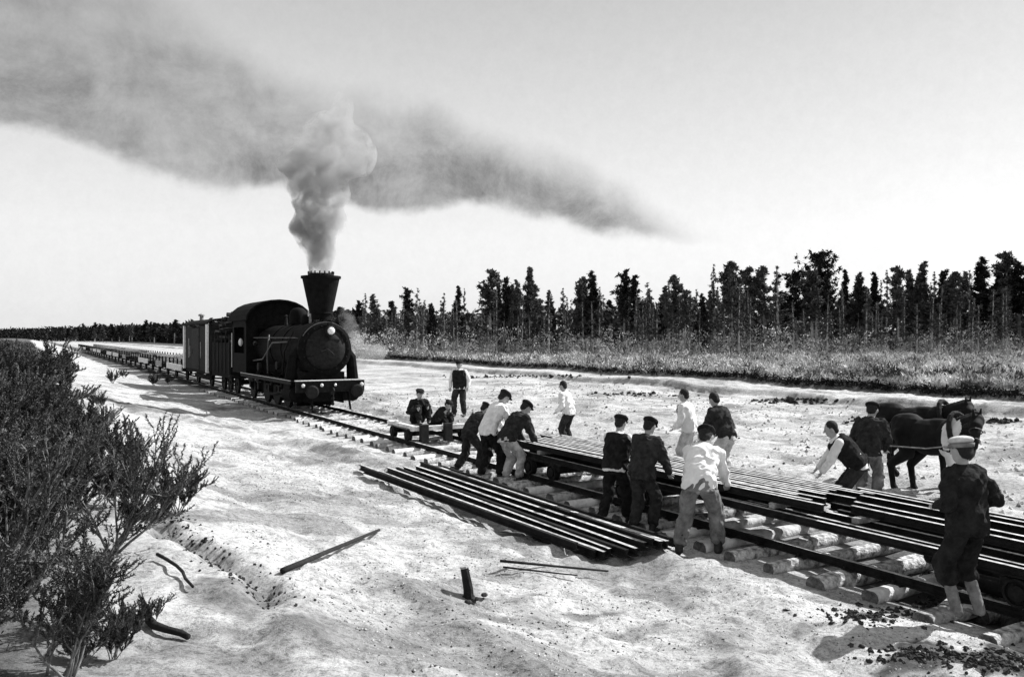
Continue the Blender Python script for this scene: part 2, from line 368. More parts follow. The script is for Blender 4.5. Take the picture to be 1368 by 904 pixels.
# ------------------------------------------------------------------ track
PROF = [(-.05, 0), (.05, 0), (.05, .010), (.010, .024), (.009, .076), (.030, .086), (.030, .108), (-.030, .108), (-.030, .086), (-.009, .076), (-.010, .024), (-.05, .010)]
def rail_mb(p0, p1, sag=0, sc=1., n=2, top=False):
    n = 8; bow = random.uniform(-.025, .025); sag = sag + random.uniform(-.004, .008)
    m = MB(); p0, p1 = Vector(p0), Vector(p1); ax = (p1 - p0).normalized(); r = ax.cross(Vector((0, 0, 1))).normalized(); u = r.cross(ax)
    rs = []
    for i in range(n):
        q = i / (n - 1); p = p0.lerp(p1, q) - Vector((0, 0, sag * 4 * q * (1 - q))) + r * bow * (4 * q * (1 - q) + .4 * math.sin(q * 9))
        rs.append([p + r * a * sc + u * b * sc for a, b in PROF])
    m.rings(rs)
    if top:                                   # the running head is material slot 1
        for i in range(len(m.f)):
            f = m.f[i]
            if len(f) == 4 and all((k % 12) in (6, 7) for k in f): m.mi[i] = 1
    return m
def rail(p0, p1, label, group, name='steel_rail', tp=True, **k):
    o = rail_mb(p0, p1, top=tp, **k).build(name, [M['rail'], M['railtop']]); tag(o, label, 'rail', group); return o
o = MB()
def run_rail(L, label):
    pts = [(-6, 0)] + [(t, random.uniform(-.02, .02)) for t in range(2, 40, 4)] + [(60, 0), (120, 0), (400, 0)]
    m = MB()
    rs = []
    r = TP(1, 0); d = TP(0, 1)
    for t, j in pts:
        p = TP(L + j, t, .135 + j * .3); rs.append([p + r * a * 1.1 + Vector((0, 0, b * 1.08)) for a, b in PROF])
    m.rings(rs)
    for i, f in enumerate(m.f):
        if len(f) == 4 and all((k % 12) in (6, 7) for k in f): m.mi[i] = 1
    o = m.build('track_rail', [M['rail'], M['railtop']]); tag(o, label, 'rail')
    for t in (1.6, 9.2, 17.0, 25.0):
        pass
run_rail(LN, 'near running rail of the track, spiked to the log sleepers in front of the workers')
run_rail(LF, 'far running rail of the track, partly hidden under the loaded trolleys')
ordn = lambda n: ['first', 'second', 'third', 'fourth', 'fifth', 'sixth', 'seventh', 'eighth', 'ninth', 'tenth', 'eleventh', 'twelfth', 'thirteenth', 'fourteenth', 'fifteenth', 'sixteenth', 'seventeenth', 'eighteenth', 'nineteenth', 'twentieth'][n] if n < 20 else '%dth' % (n + 1)
def sleeper(t, idx, near):
    rad = random.uniform(.09, .15); a = random.uniform(-.22, .06); b = LF + .45 + random.uniform(-.1, .35)
    L0 = 8.75 + a; sk = random.uniform(-.07, .07)
    z = .135 - rad * .86
    m = MB(); rs = []; n = 12; K = 7
    e = empty('log_sleeper', TP(L0, t, 0), TH)
    for i in range(K):
        q = i / (K - 1); r_ = rad * (1 + .12 * math.sin(q * 5 + idx)) * random.uniform(.97, 1.03); ring = []
        for k in range(n):
            an = 2 * math.pi * k / n; zz = math.sin(an) * r_ * random.uniform(.95, 1.05)
            ring.append((q * (b - L0), sk * q + math.cos(an) * r_ * 1.08, z + min(zz, rad * random.uniform(.74, .84))))
        rs.append(ring)
    m.rings(rs, close=False); m.build('log', M[random.choice(['log', 'log2', 'log3'])], e, smooth=True)
    c = MB(); c.add(rs[0], [tuple(reversed(range(n)))]); c.add(rs[-1], [tuple(range(n))]); c.split('sawn_end', M['logend'], e)
    MB().box((LN - 8.75 - a, 0, .122), (.2, .15, .03)).box((LN - 8.75 - a - .075, .03, .15), (.03, .03, .06)).box((LN - 8.75 - a + .075, -.03, .15), (.03, .03, .06)).build('tie_plate', M['rail'], e)
    if near: tag(e, 'round log sleeper under the track, %s from the right photo edge' % ordn(idx), 'sleeper', 'log sleepers under the track')
    else: tag(e, 'small log sleeper end under the track near the engine or the trolley beside it', 'sleeper', 'log sleepers under the track')
t = .15; i = 0
while t < 52:
    # only the ones inside the frame get an ordinal
    p = TP(8.8, t); vis = CX + F * p.x / max(p.y, .1)
    if vis < 1400:
        sleeper(t, i, t < 14); i += 1
    else: sleeper(t, 0, False)
    t += random.uniform(.62, .78) if t > 8 else random.uniform(.68, .86)
# ------------------------------------------------------------------ locomotive
def loco():
    T0 = 31.4
    e = empty('steam_locomotive', TP(LC, T0, 0), TH, 'black wood-burning steam locomotive with funnel chimney pulling the train', 'locomotive')
    def bs(name, mb, m='black', par=e, **k): return mb.split(name, M[m], par, **k)
    def b(name, mb, m='black', par=e, **k): return mb.build(name, M[m] if isinstance(m, str) else m, par, **k)
    ZB, RB = 2.72, 1.05
    b('boiler', MB().lathe([(.9, 1.9), (RB - .03, 1.9), (RB - .03, 3.6), (RB, 3.6), (RB, 3.68), (RB - .03, 3.68), (RB - .03, 5.4), (RB, 5.4), (RB, 5.48), (RB - .03, 5.48), (RB - .03, 8.2), (.5, 8.2)], (0, 0, ZB), 'y', 36), smooth=False)
    sb = b('smokebox', MB().lathe([(.97, .75), (RB + .04, .8), (RB + .04, 1.95), (1.0, 1.97)], (0, 0, ZB), 'y', 40).box((0, 1.35, 1.55), (1.6, 1.1, .5)))
    m = MB().lathe([(.02, .62), (.5, .64), (.8, .70), (.82, .77)], (0, 0, ZB), 'y', 32)
    dr = b('smokebox_door', m, 'iron', sb, smooth=True)
    m = MB()
    for s in (.35, -.35): m.box((-.1, .655, ZB + s), (1.3, .04, .08))
    m.lathe([(.05, .5), (.05, .68)], (0, 0, ZB), 'y', 10)
    for k in range(18): a = k / 18 * 2 * math.pi; m.ell((.92 * math.cos(a), .745, ZB + .92 * math.sin(a)), (.03, .03, .03), n=6, m=5)
    bs('door_strap', m, 'iron', sb)
    # chimney
    m = MB().lathe([(.38, -1.7), (.40, -1.3), (.47, -1.45 + .0), (.46, -1.4), (.74, -.05), (.80, -.03), (.80, .06), (.72, .06), (.36, -1.0)], (0, 1.35, 5.6), 'z', 36)
    b('chimney', m, smooth=False)
    m = MB()
    m.lathe([(.52, .02), (.52, .16), (.47, .16), (.47, .02)], (0, 1.35, 5.6), 'z', 24)
    for k in range(16): a = k / 16 * 2 * math.pi; m.box((.5 * math.cos(a), 1.35 + .5 * math.sin(a), 5.8), (.05, .05, .1))
    b('spark_guard', m, 'iron')
    # dome, whistle, safety valve
    b('steam_dome', MB().lathe([(.42, 0), (.4, .1), (.38, .45), (.34, .62), (.2, .74), (.01, .78)], (0, 4.6, ZB + 1.0), 'z', 24), smooth=True)
    b('sand_box', MB().lathe([(.34, 0), (.33, .3), (.26, .42), (.01, .48)], (0, 3.0, ZB + 1.0), 'z', 20), smooth=True)
    b('whistle', MB().lathe([(.05, 0), (.05, .3), (.1, .32), (.1, .55), (.03, .6), (.01, .66)], (-.1, 2.5, ZB + 1.02), 'z', 14), 'brass', smooth=True)
    b('safety_valve', MB().lathe([(.1, 0), (.07, .15), (.05, .4), (.09, .45), (.01, .5)], (0, 6.6, ZB + 1.0), 'z', 12), 'iron')
    # headlamp
    h = b('headlamp', MB().lathe([(.17, 0), (.21, .04), (.2, .34), (.05, .4)], (.12, .42, ZB + .72), 'y', 20).box((.12, .62, ZB + .98), (.14, .18, .16)).box((.12, .64, ZB + .5), (.1, .2, .2)), 'iron')
    b('lens', MB().lathe([(.15, -.02), (.1, -.05), (.01, -.06)], (.12, .42, ZB + .72), 'y', 20), 'lens', h, smooth=True)
    # handrails
    m = MB()
    for s in (-1, 1):
        m.tube([(s * (RB + .08), 1.0, ZB + .45), (s * (RB + .08), 8.1, ZB + .45)], .02, 6)
        for y in (1.1, 2.8, 4.5, 6.2, 7.8): m.tube([(s * (RB - .05), y, ZB + .42), (s * (RB + .1), y, ZB + .45)], .022, 5)
    m.tube([(math.cos(R(a)) * (RB + .02), .68, ZB + math.sin(R(a)) * (RB + .02)) for a in range(25, 160, 9)], .018, 5)
    b('handrail', m, 'steel')
    for k, P in enumerate((
        [(-1.14, 2.2, 3.0), (-1.16, 4.5, 2.95), (-1.16, 6.2, 2.2), (-1.16, 8.0, 2.1)], [(-1.12, 1.4, 3.4), (-1.16, 2.6, 2.6), (-1.16, 2.8, 1.6)],
        [(-1.13, 5.2, 3.3), (-1.18, 5.3, 2.4), (-1.18, 5.2, 1.6)], [(1.16, 2.2, 2.9), (1.16, 6.0, 2.6), (1.16, 8.0, 2.4)], [(1.13, 5.2, 3.3), (1.18, 5.3, 2.4), (1.18, 5.2, 1.6)])):
        b('pipe', MB().tube(P, .035, 8), 'steel' if k % 2 == 0 else 'iron', smooth=True)
    for y, z, r_ in ((3.4, 2.0, .17), (6.6, 1.85, .2), (7.4, 2.9, .1)):
        b('fitting', MB().lathe([(r_ * .5, -.1), (r_, -.08), (r_, .06), (r_ * .6, .1)], (-1.2, y, z), 'x', 14), 'iron')
    m = MB()
    for k in range(40):
        a = k / 40 * 6.2832
        for y in (.86, 1.88): m.ell(((RB + .04) * math.cos(a), y, ZB + (RB + .04) * math.sin(a)), (.025, .025, .025), n=5, m=4)
    b('rivets', m, 'iron', sb)
    b('door_handle', MB().tube([(0, .45, ZB), (.25, .44, ZB - .22)], .022, 6).tube([(0, .42, ZB), (-.28, .41, ZB - .1)], .022, 6), 'iron', sb)
    # frames, running board
    m = MB()
    for s in (-1, 1): m.box((s * .62, 5.2, .95), (.04, 9.6, .75)); 
    for y in (1.5, 4, 7, 9.5): m.box((0, y, .95), (1.2, .05, .5))
    m.box((0, 7.2, 1.4), (1.3, 2.4, 1.2))
    bs('main_frame', m)
    m = MB()
    for s in (-1, 1): m.box((s * 1.1, 5.0, 1.47), (.66, 8.8, .05)); m.box((s * 1.43, 5.0, 1.41), (.03, 8.8, .16))
    bs('running_board', m, 'iron', bevel=.008)
    m = MB()
    for s in (-1, 1): m.box((s * 1.452, 5.0, 1.497), (.012, 8.8, .02))
    bs('running_board_edge', m, 'brass')
    bm = b('buffer_beam', MB().box((0, .12, 1.27), (2.75, .14, .44)), 'iron', bevel=.01)
    b('beam_edge_strip', MB().box((0, .1, 1.505), (2.8, .26, .03)), 'wood_pale', bm)
    for s in (-1, 1):
        bf = b('buffer', MB().lathe([(.14, .05), (.12, -.2), (.07, -.22), (.07, -.42), (.24, -.43), (.26, -.47), (.2, -.5)], (s * .9, 0, 1.1), 'y', 20), 'iron', smooth=False)
    for x, r_ in ((-.42, .075), (.12, .06), (1.2, .09), (-1.15, .08)):
        lp = b('marker_lamp', MB().lathe([(r_, .05), (r_ * 1.15, -.0), (r_ * 1.05, -.1), (r_, -.12)], (x, 0, 1.33), 'y', 14), 'iron')
        b('lens', MB().lathe([(r_ * .9, -.125), (r_ * .5, -.145), (.01, -.15)], (x, 0, 1.33), 'y', 14), 'lens', lp)
    m = MB().tube([(0, .05, 1.2), (0, -.25, 1.2), (0, -.32, 1.12), (0, -.25, 1.04), (0, -.2, 1.08)], .035, 8)
    for k in range(5): m.lathe([(.05, -.02), (.075, 0), (.05, .02), (.04, 0)], (.02 * (k % 2), -.12 - .01 * k, 1.0 - k * .1), 'x' if k % 2 else 'y', 10)
    b('coupling_hook', m, 'iron')
    m = MB()
    for s in (-1, 1): m.tube([(s * .76, .3, 1.05), (s * .76, .1, .7), (s * .76, -.05, .34)], [.06, .05, .045], 6)
    bs('guard_iron', m)
    # brush/guard plate that fills the lower front, outside cylinders
    for s in (-1, 1):
        cy = b('cylinder', MB().lathe([(.2, -.62), (.33, -.58), (.33, .58), (.2, .62)], (s * 1.12, 1.35, .93), 'y', 24).box((s * 1.12, 1.35, 1.3), (.55, .9, .3)), 'black')
        b('piston_rod', MB().tube([(s * 1.12, 1.9, .93), (s * 1.12, 3.0, .93)], .035, 8).box((s * 1.12, 2.9, .93), (.12, .3, .2)), 'iron', cy)
        m = MB().tube([(s * .8, 1.1, ZB + .2), (s * 1.2, 1.15, ZB - .35), (s * 1.28, 1.2, 1.5)], [.17, .2, .24], 12)
        b('steam_pipe', m)
    def wheel(x, y, r, par):
        s = 1 if x > 0 else -1
        t_ = MB().lathe([(r - .08, -.06), (r, -.06), (r, .05), (r + .03, .07 if False else .06), (r - .08, .06)], (x, y, r + .265), 'x', 32)
        w = b('driving_wheel', t_, 'iron', par)
        m = MB().lathe([(.12, -.08), (.13, .08)], (x, y, r + .265), 'x', 14)
        for k in range(12):
            a = k / 12 * 2 * math.pi; m.tube([(x, y + .1 * math.cos(a), r + .265 + .1 * math.sin(a)), (x, y + (r - .07) * math.cos(a), r + .265 + (r - .07) * math.sin(a))], [.04, .03], 6)
        b('spokes', m, 'black', w)
    for y in (3.1, 4.8, 6.5):
        for s in (-1, 1): wheel(s * .84, y, .66, e)
    b('ash_pan', MB().box((0, 6.9, .72), (1.3, 2.2, .7)), 'black'); b('brake_gear', MB().box((0, 3.9, .62), (1.5, 1.2, .12)).box((0, 2.2, .62), (1.5, .12, .5)).box((0, 5.6, .62), (1.5, .12, .5)).box((0, 4, .75), (.3, 4.6, .2)))
    b('front_apron', MB().box((0, .5, .86), (1.9, .05, .42)), 'black'); b('inner_casing', MB().box((0, 4.4, 1.45), (1.2, 5.4, .9)), 'black')
    for y in (3.95, 5.65, 7.6, 9.2):
        for s in (-1, 1): b('spring', MB().box((s * .98, y, 1.16), (.1, .9, .16)).box((s * .98, y, .95), (.14, .26, .34)), 'iron')
    for s in (-1, 1): wheel(s * .84, 9.2, .5, e)
    for s in (-1, 1): b('coupling_rod', MB().box((s * .92, 4.8, .7), (.05, 3.6, .12)).tube([(s * 1.02, 2.9, .93), (s * 1.0, 4.8, .72)], .05, 8), 'iron')
    m = MB()
    for s in (-1, 1):
        for y in (3.1, 4.8, 6.5):
            P = [(s * .95, y + .72 * math.cos(R(a)), .9 + .72 * math.sin(R(a))) for a in range(20, 161, 14)]
            for p, q in zip(P[:-1], P[1:]): m.box(((p[0] + q[0]) / 2, (p[1] + q[1]) / 2, (p[2] + q[2]) / 2 + .03), (.35, .22, .02), Matrix.Rotation(math.atan2(q[2] - p[2], q[1] - p[1]), 3, 'X'))
    bs('splasher', m)
    # cab with arched roof
    C0, C1 = 8.2, 11.2
    m = MB(); hw = 1.42
    for s in (-1, 1):
        m.box((s * hw, (C0 + C1) / 2, 1.95), (.05, C1 - C0, .95)); m.box((s * hw, C0 + .2, 3.05), (.05, .4, 1.25)); m.box((s * hw, C1 - .15, 3.05), (.05, .3, 1.25)); m.box((s * hw, (C0 + C1) / 2, 3.85), (.05, C1 - C0, .35))
        m.box((s * 1.2, C0, 2.9), (.45, .05, 2.8))
    m.box((0, C0, 4.0), (2.0, .05, .5))
    cab = b('cab', m)
    m = MB(); arc = []
    for y in (C0 - .45, C1 + .5):
        ring = []
        for q in range(13):
            a = R(180 - q * 15); ring.append((1.56 * math.cos(a), y, 4.0 + .98 * math.sin(a)))
        for q in range(13):
            a = R(q * 15); ring.append((1.5 * math.cos(a), y, 3.97 + .93 * math.sin(a)))
        arc.append(ring)
    m.rings(arc)
    b('cab_roof', m, 'black', cab)
    for y, nm in ((C0 + .02, 'front_plate'), (C1 - .05, 'rear_plate')):
        pl = [(1.5 * math.cos(R(180 - q * 15)), 4.0 + .94 * math.sin(R(180 - q * 15))) for q in range(13)] + [(1.4, 3.6), (-1.4, 3.6)]
        b(nm, MB().rings([[(x, y, z) for x, z in pl], [(x, y + .05, z) for x, z in pl]]), 'black', cab)
    b('rear_wall', MB().box((0, C1 - .08, 2.6), (2.7, .05, 2.1)), 'black', cab)
    m = MB()
    for s in (-1, 1):
        for a, c in (((C0 + .38), 3.05), ((C1 - .32), 3.05)): m.box((s * (hw + .02), a, c), (.03, .05, 1.25))
    bs('window_frame', m, 'iron', cab)
    bs('grab_rail', MB().tube([(-1.5, C1 - .1, 1.7), (-1.5, C1 - .1, 3.4)], .025, 6).tube([(1.5, C1 - .1, 1.7), (1.5, C1 - .1, 3.4)], .025, 6), 'brass', cab)
    b('gauge_lamp', MB().ell((-1.5, C0 + .9, 2.95), (.1, .17, .19)), 'brass', cab, smooth=True)
    m = MB()
    for k in range(3):
        for s in (-1, 1): m.box((s * 1.5, C1 - .1, .55 + k * .35), (.3, .45, .04))
    bs('step', m, 'iron')
    return e
loco()
def disc_wheels(e, ys, r, hw=.85, name='wheel', z0=.265, m='iron'):
    for y in ys:
        for s in (-1, 1):
            MB().lathe([(.05, -.08), (.09, -.07), (.09, -.03), (r * .8, -.03), (r * .82, -.06), (r, -.06), (r, .05), (r + .025, .06), (r * .82, .06), (r * .8, .03), (.06, .05)], (s * hw, y, r + z0), 'x', 24).build(name, M[m], e)
        MB().tube([(-hw, y, r + z0), (hw, y, r + z0)], .05, 8).build('axle', M[m], e)
def tender():
    e = empty('tender', TP(LC, 43.3, 0), TH, 'black locomotive tender heaped with firewood logs behind the arched cab', 'tender')
    m = MB().box((0, 2.6, 1.2), (2.7, 5.2, .25)); m.build('frame', M['black'], e, bevel=.01)
    m = MB()
    for s in (-1, 1): m.box((s * 1.38, 2.6, 2.1), (.06, 5.2, 1.6))
    m.box((0, .03, 2.1), (2.7, .06, 1.6)); m.box((0, 5.17, 2.1), (2.7, .06, 1.6)); m.split('side_panel', M['black'], e, bevel=.01)
    m = MB()
    for s in (-1, 1):
        for k in range(6): m.box((s * 1.42, .2 + k * .96, 2.3), (.05, .08, 2.0))
    m.split('stake', M['iron'], e)
    m = MB()
    for k in range(180):
        y = random.uniform(.3, 4.9); x = random.uniform(-1.15, 1.15); top = 5.15 - .28 * y * .9 - .5 * abs(x) ** 1.6
        z = random.uniform(2.7, max(2.9, top)); an = random.gauss(0, .25)
        d = Vector((math.cos(an), math.sin(an), random.gauss(0, .12))) * .45
        m.tube([Vector((x, y, z)) - d, Vector((x, y, z)) + d], random.uniform(.07, .12), 7)
    o = m.build('firewood', M['wood_dark'], e)
    disc_wheels(e, (.9, 2.6, 4.3), .5)
tender()
def boxcar():
    e = empty('goods_van', TP(LC, 49.3, 0), TH, 'dark plank goods van with white corner posts behind the tender', 'railway wagon')
    LEN = 8.3; hw = 1.38
    MB().box((0, LEN / 2, 1.12), (2.6, LEN, .2)).build('underframe', M['black'], e)
    for s in (-1, 1):
        for y in (1.5, LEN - 1.5):
            m = MB()
            for k in range(16): m.box((s * hw, y, 1.3 + k * .165), (.04 + .012 * (k % 2), 2.8, .166))
            m.build('plank_wall', M['wood_dark'], e)
    for y in (.03, LEN - .03):
        m = MB()
        for k in range(16): m.box((0, y, 1.3 + k * .165), (2.7, .04 + .012 * (k % 2), .166))
        m.build('end_wall', M['wood_dark'], e)
    gd = mat('grey_door_boards', .022, .9, .6, 5, .5, 20)
    for s in (1, -1):
        m = MB()
        for k in range(10): m.box((s * (hw + .04), LEN / 2 - 1.12 + k * .25, 2.5), (.035, .252, 2.5 + .02 * (k % 2)))
        d = m.build('sliding_door', gd, e)
    MB().box((-hw - .07, LEN / 2 + .9, 2.3), (.03, .1, .3)).box((-hw - .07, LEN / 2, 3.2), (.02, 2.4, .06)).build('door_bar', M['iron'], d)
    for y in (.1, LEN - .1):
        for s in (-1, 1): MB().box((s * (hw + .07), y + (.06 if y < 1 else -.06), 2.58), (.12, .4, 2.85)).build('corner_post', M['white'], e, bevel=.01)
    for y, h_, w_ in ((6.6, 2.0, .14), (6.2, 1.1, .12), (2.4, 1.6, .1)):
        MB().box((-hw - .04, y, 2.1 + .4 * h_ / 2), (.03, w_, h_ * .6)).build('chalked_board', M['wood_mid'], e)
    m = MB(); ring = []
    arc = []
    for y in (-.25, LEN + .25):
        ring = [(1.55 * math.cos(R(180 - q * 15)), y, 3.95 + .38 * math.sin(R(180 - q * 15))) for q in range(13)] + [(1.5 * math.cos(R(q * 15)), y, 3.92 + .36 * math.sin(R(q * 15))) for q in range(13)]
        arc.append(ring)
    m.rings(arc).build('roof', M['black'], e)
    MB().lathe([(.14, 0), (.12, .3), (.22, .32), (.2, .42), (.02, .5)], (-.5, LEN - .9, 4.25), 'z', 14).build('roof_vent', M['wood_mid'], e)
    disc_wheels(e, (1.9, LEN - 1.9), .48)
    for s in (-1, 1): MB().box((s * .95, LEN / 2, .8), (.1, 5.6, .22)).build('sole_bar', M['black'], e)
boxcar()
def flat(k, t0):
    LEN = 8.2; pale = k % 3 != 1
    lab = ['flat wagon with pale side boards right behind the goods van', 'dark flat wagon loaded with timber, second behind the goods van', 'flat wagon with a short pale side board, third behind the goods van'][k] if k < 3 else \
        'flat wagon in the long train, %s behind the goods van' % ordn(k)
    e = empty('flat_wagon', TP(LC, t0, 0), TH, lab, 'railway wagon', 'flat wagons of the train')
    MB().box((0, LEN / 2, 1.02), (2.7, LEN, .28)).build('underframe', M['black'], e)
    MB().box((0, LEN / 2, 1.2), (2.8, LEN, .07)).build('deck', M['wood_dark' if k % 2 else 'wood_mid'], e)
    if k % 4 != 3:
        MB().box((-1.44, LEN * (.45 if pale else .3), 1.12), (.06, LEN * (.85 if pale else .4), .42)).build('side_board', M['wood_pale' if pale else 'wood_mid'], e)
    m = MB()
    for j in range(5): m.box((-1.42, .4 + j * (LEN - .8) / 4, 1.35), (.09, .09, .75)); m.box((1.42, .4 + j * (LEN - .8) / 4, 1.35), (.09, .09, .75))
    m.split('stake', M['black'], e)
    disc_wheels(e, (1.7, LEN - 1.7), .42)
    if k < 9:
        m = MB(); nn = 22 if k % 3 else 9
        for j in range(nn):
            x = random.uniform(-1.1, 1.1); z = 1.32 + random.choice([0, .17] if nn < 12 else [0, .17, .34]); y = random.uniform(.1, .8)
            m.tube([(x, y, z), (x + random.uniform(-.1, .1), LEN - random.uniform(.1, .8), z)], .09, 7)
        o = m.build('timber_load', M['log' if k % 2 else 'wood_mid'])
        o.location = e.location; o.rotation_euler = e.rotation_euler
        tag(o, ('stack of long poles lying on the %s flat wagon behind the goods van' % ordn(k)), 'timber', 'timber loads on the flat wagons')
for k in range(15): flat(k, 58.4 + k * 9.2)
# ------------------------------------------------------------------ trolleys on the track
def trolley(t0, label, ln=1.9, deck='wood_dark', pale=False):
    e = empty('rail_trolley', TP(LC, t0, 0), TH, label, 'trolley', 'rail trolleys on the track')
    for s in (-1, 1): MB().box((s * .6, ln / 2, .49), (.12, ln, .12)).build('side_beam', M['wood_dark'], e, bevel=.01)
    m = MB(); n = 7
    for k in range(n): m.box((0, (k + .5) * ln / n, .574), (1.72, ln / n - .025, .048))
    m.build('deck', M[deck], e, bevel=.006)
    if pale:
        MB().box((-.83, ln / 2, .645), (.16, ln + .15, .09)).build('edge_plank', M['wood_pale'], e, bevel=.01)
        MB().box((0, -.02, .60), (1.8, .12, .13)).build('end_plank', M['wood_pale'], e, bevel=.01)
        for x in (-.55, .2): MB().box((x, -.14, .47), (.24, .16, .5)).build('end_block', M['wood_dark'], e, bevel=.01)
    else:
        for y in (.15, ln - .15): MB().box((0, y, .49), (1.7, .14, .11)).build('bolster', M['wood_dark'], e, bevel=.01)
    disc_wheels(e, (.3, ln - .3), .16, z0=.245)
    return e
def t_at(px, L, z=.7):
    # t such that TP(L,t) projects to px
    u = (px - CX) / F
    return (L * CT - u * L * ST) / (u * CT + ST)
trolley(t_at(549, 9.3), 'rail trolley with pale edge planks nearest to the engine, two men sitting on it', t_at(519, 9.3) - t_at(549, 9.3), 'wood_mid', True)
trolley(t_at(795, LC) , 'low dark rail trolley under the left end of the raised rail load', 1.5)
trolley(t_at(925, LC), 'low dark rail trolley under the load behind the bending white-shirted man', 1.2)
trolley(t_at(1540, LC), 'dark rail trolley under the rail load behind the man in the dark suit', 1.2)
trolley(t_at(1700, LC), 'dark rail trolley under the right end of the rail load at the photo edge', 1.8)
for k, (L, z_, r_, t0_, t1_) in enumerate(((9.9, .24, .12, -.5, 6.2), (10.22, .25, .13, -1.0, 5.7), (10.55, .24, .12, -.4, 6.8), (10.1, .45, .1, -.8, 5.2))):  # dark logs added to blacken the shaded ground under the load
    o = MB().tube([TP(L, t0_, z_), TP(L + .03, (t0_ + t1_) / 2, z_ + .01), TP(L - .02, t1_, z_)], [r_, r_ * .95, r_ * .85], 10, jit=.05).build('shade_log', M['wood_dark'], smooth=True)
    tag(o, 'long dark log added as shade under the right load, %s' % ['nearest to the camera', 'second from the camera', 'farthest', 'on top of the others'][k], 'log', 'dark shade logs under the right load')
# rails stacked on them
zb = .6
ta, tb = t_at(716, 10.1), t_at(1105, 10.1)
k = 0
for L in (9.38, 9.75, 9.98, 10.3, 10.55, 10.85):       # lower layer, left half
    rail(TP(L, tb + random.uniform(-.2, .6), zb), TP(L + random.uniform(-.04, .04), ta + random.uniform(-.3, .9), zb),
         'steel rail in the left load, lower layer, %s from the camera side' % ordn(k), 'rails loaded on the left trolleys', sag=.02, n=6); k += 1
k = 0
for tt in (t_at(760, 10.1), t_at(850, 10.1), t_at(985, 10.1), t_at(1080, 10.1)):
    o = MB().box((0, 0, 0), (1.7, .1, .078)).build('batten', M['wood_mid'], bevel=.006); o.location = TP(10.15, tt, zb + .149); o.rotation_euler = (0, 0, TH + random.uniform(-.03, .03))
    tag(o, 'wooden batten laid between the two layers of rails on the left load', 'batten', 'battens between the rail layers')
for tt in (t_at(1180, 10.1), t_at(1420, 10.1)):
    o = MB().box((0, 0, 0), (1.6, .1, .078)).build('batten', M['wood_mid'], bevel=.006); o.location = TP(10.3, tt, zb + .149); o.rotation_euler = (0, 0, TH)
    tag(o, 'wooden batten laid between the two layers of rails on the right load', 'batten', 'battens in the right load')
for j in range(12):
    L = 9.42 + j * .128 + random.uniform(-.012, .012)
    rail(TP(L, tb + random.uniform(-.6, .45), zb + .19), TP(L + random.uniform(-.02, .02), ta + random.uniform(-.5, .4), zb + .19),
         'steel rail on top of the left load, %s from the camera side' % ordn(k), 'rails loaded on the left trolleys', sag=.01, n=6); k += 1
k = 0
for L, x0, zz in ((9.30, 935, 0), (9.48, 1000, 0), (9.85, 1060, 0), (10.1, 1120, 0), (10.45, 1110, 0), (10.8, 1125, 0), (9.72, 1138, .19), (9.98, 1142, .19), (10.45, 1150, .19), (10.8, 1150, .19), (10.95, 1146, .19)):
    t1 = t_at(x0, L)
    rail(TP(L, t1 - 8.4, zb + zz), TP(L, t1, zb + zz), 'steel rail of the right trolley load, %s from the camera side, %s layer' % (ordn(k if zz == 0 else k - 6), 'lower' if zz == 0 else 'upper'),
         'rails loaded on the right trolleys', sag=.015, n=6); k += 1
# pile of rails on the sand, left of the track
PILE = [((482, 630), (808, 752)), ((488, 636), (795, 752)), ((518, 636), (815, 748)), ((505, 640), (770, 742)),
        ((540, 634), (850, 748)), ((530, 636), (838, 752)), ((556, 634), (862, 744)), ((562, 631), (872, 745)), ((575, 632), (892, 738)), ((590, 631), (902, 736)), ((582, 634), (884, 742))]
for k, (a, b_) in enumerate(PILE):
    A = at(*a); B = at(*b_); up = Vector((0, 0, .0))
    za = max(ground(*LT(A.x, A.y)), 0) ; 
    A.z += .05 + .02 * (k % 3); B.z += .05 + .02 * (k % 2)
    mid = (A + B) / 2; g_ = gz(mid.x, mid.y)
    if g_ > mid.z - .02: A.z += g_ - mid.z + .04; B.z += g_ - mid.z + .04
    rail(A, B, 'long steel rail in the loose pile on the sand, %s from the camera side' % ordn(k), 'loose pile of rails on the sand', tp=(k % 2 == 0), sc=1.05, n=4)
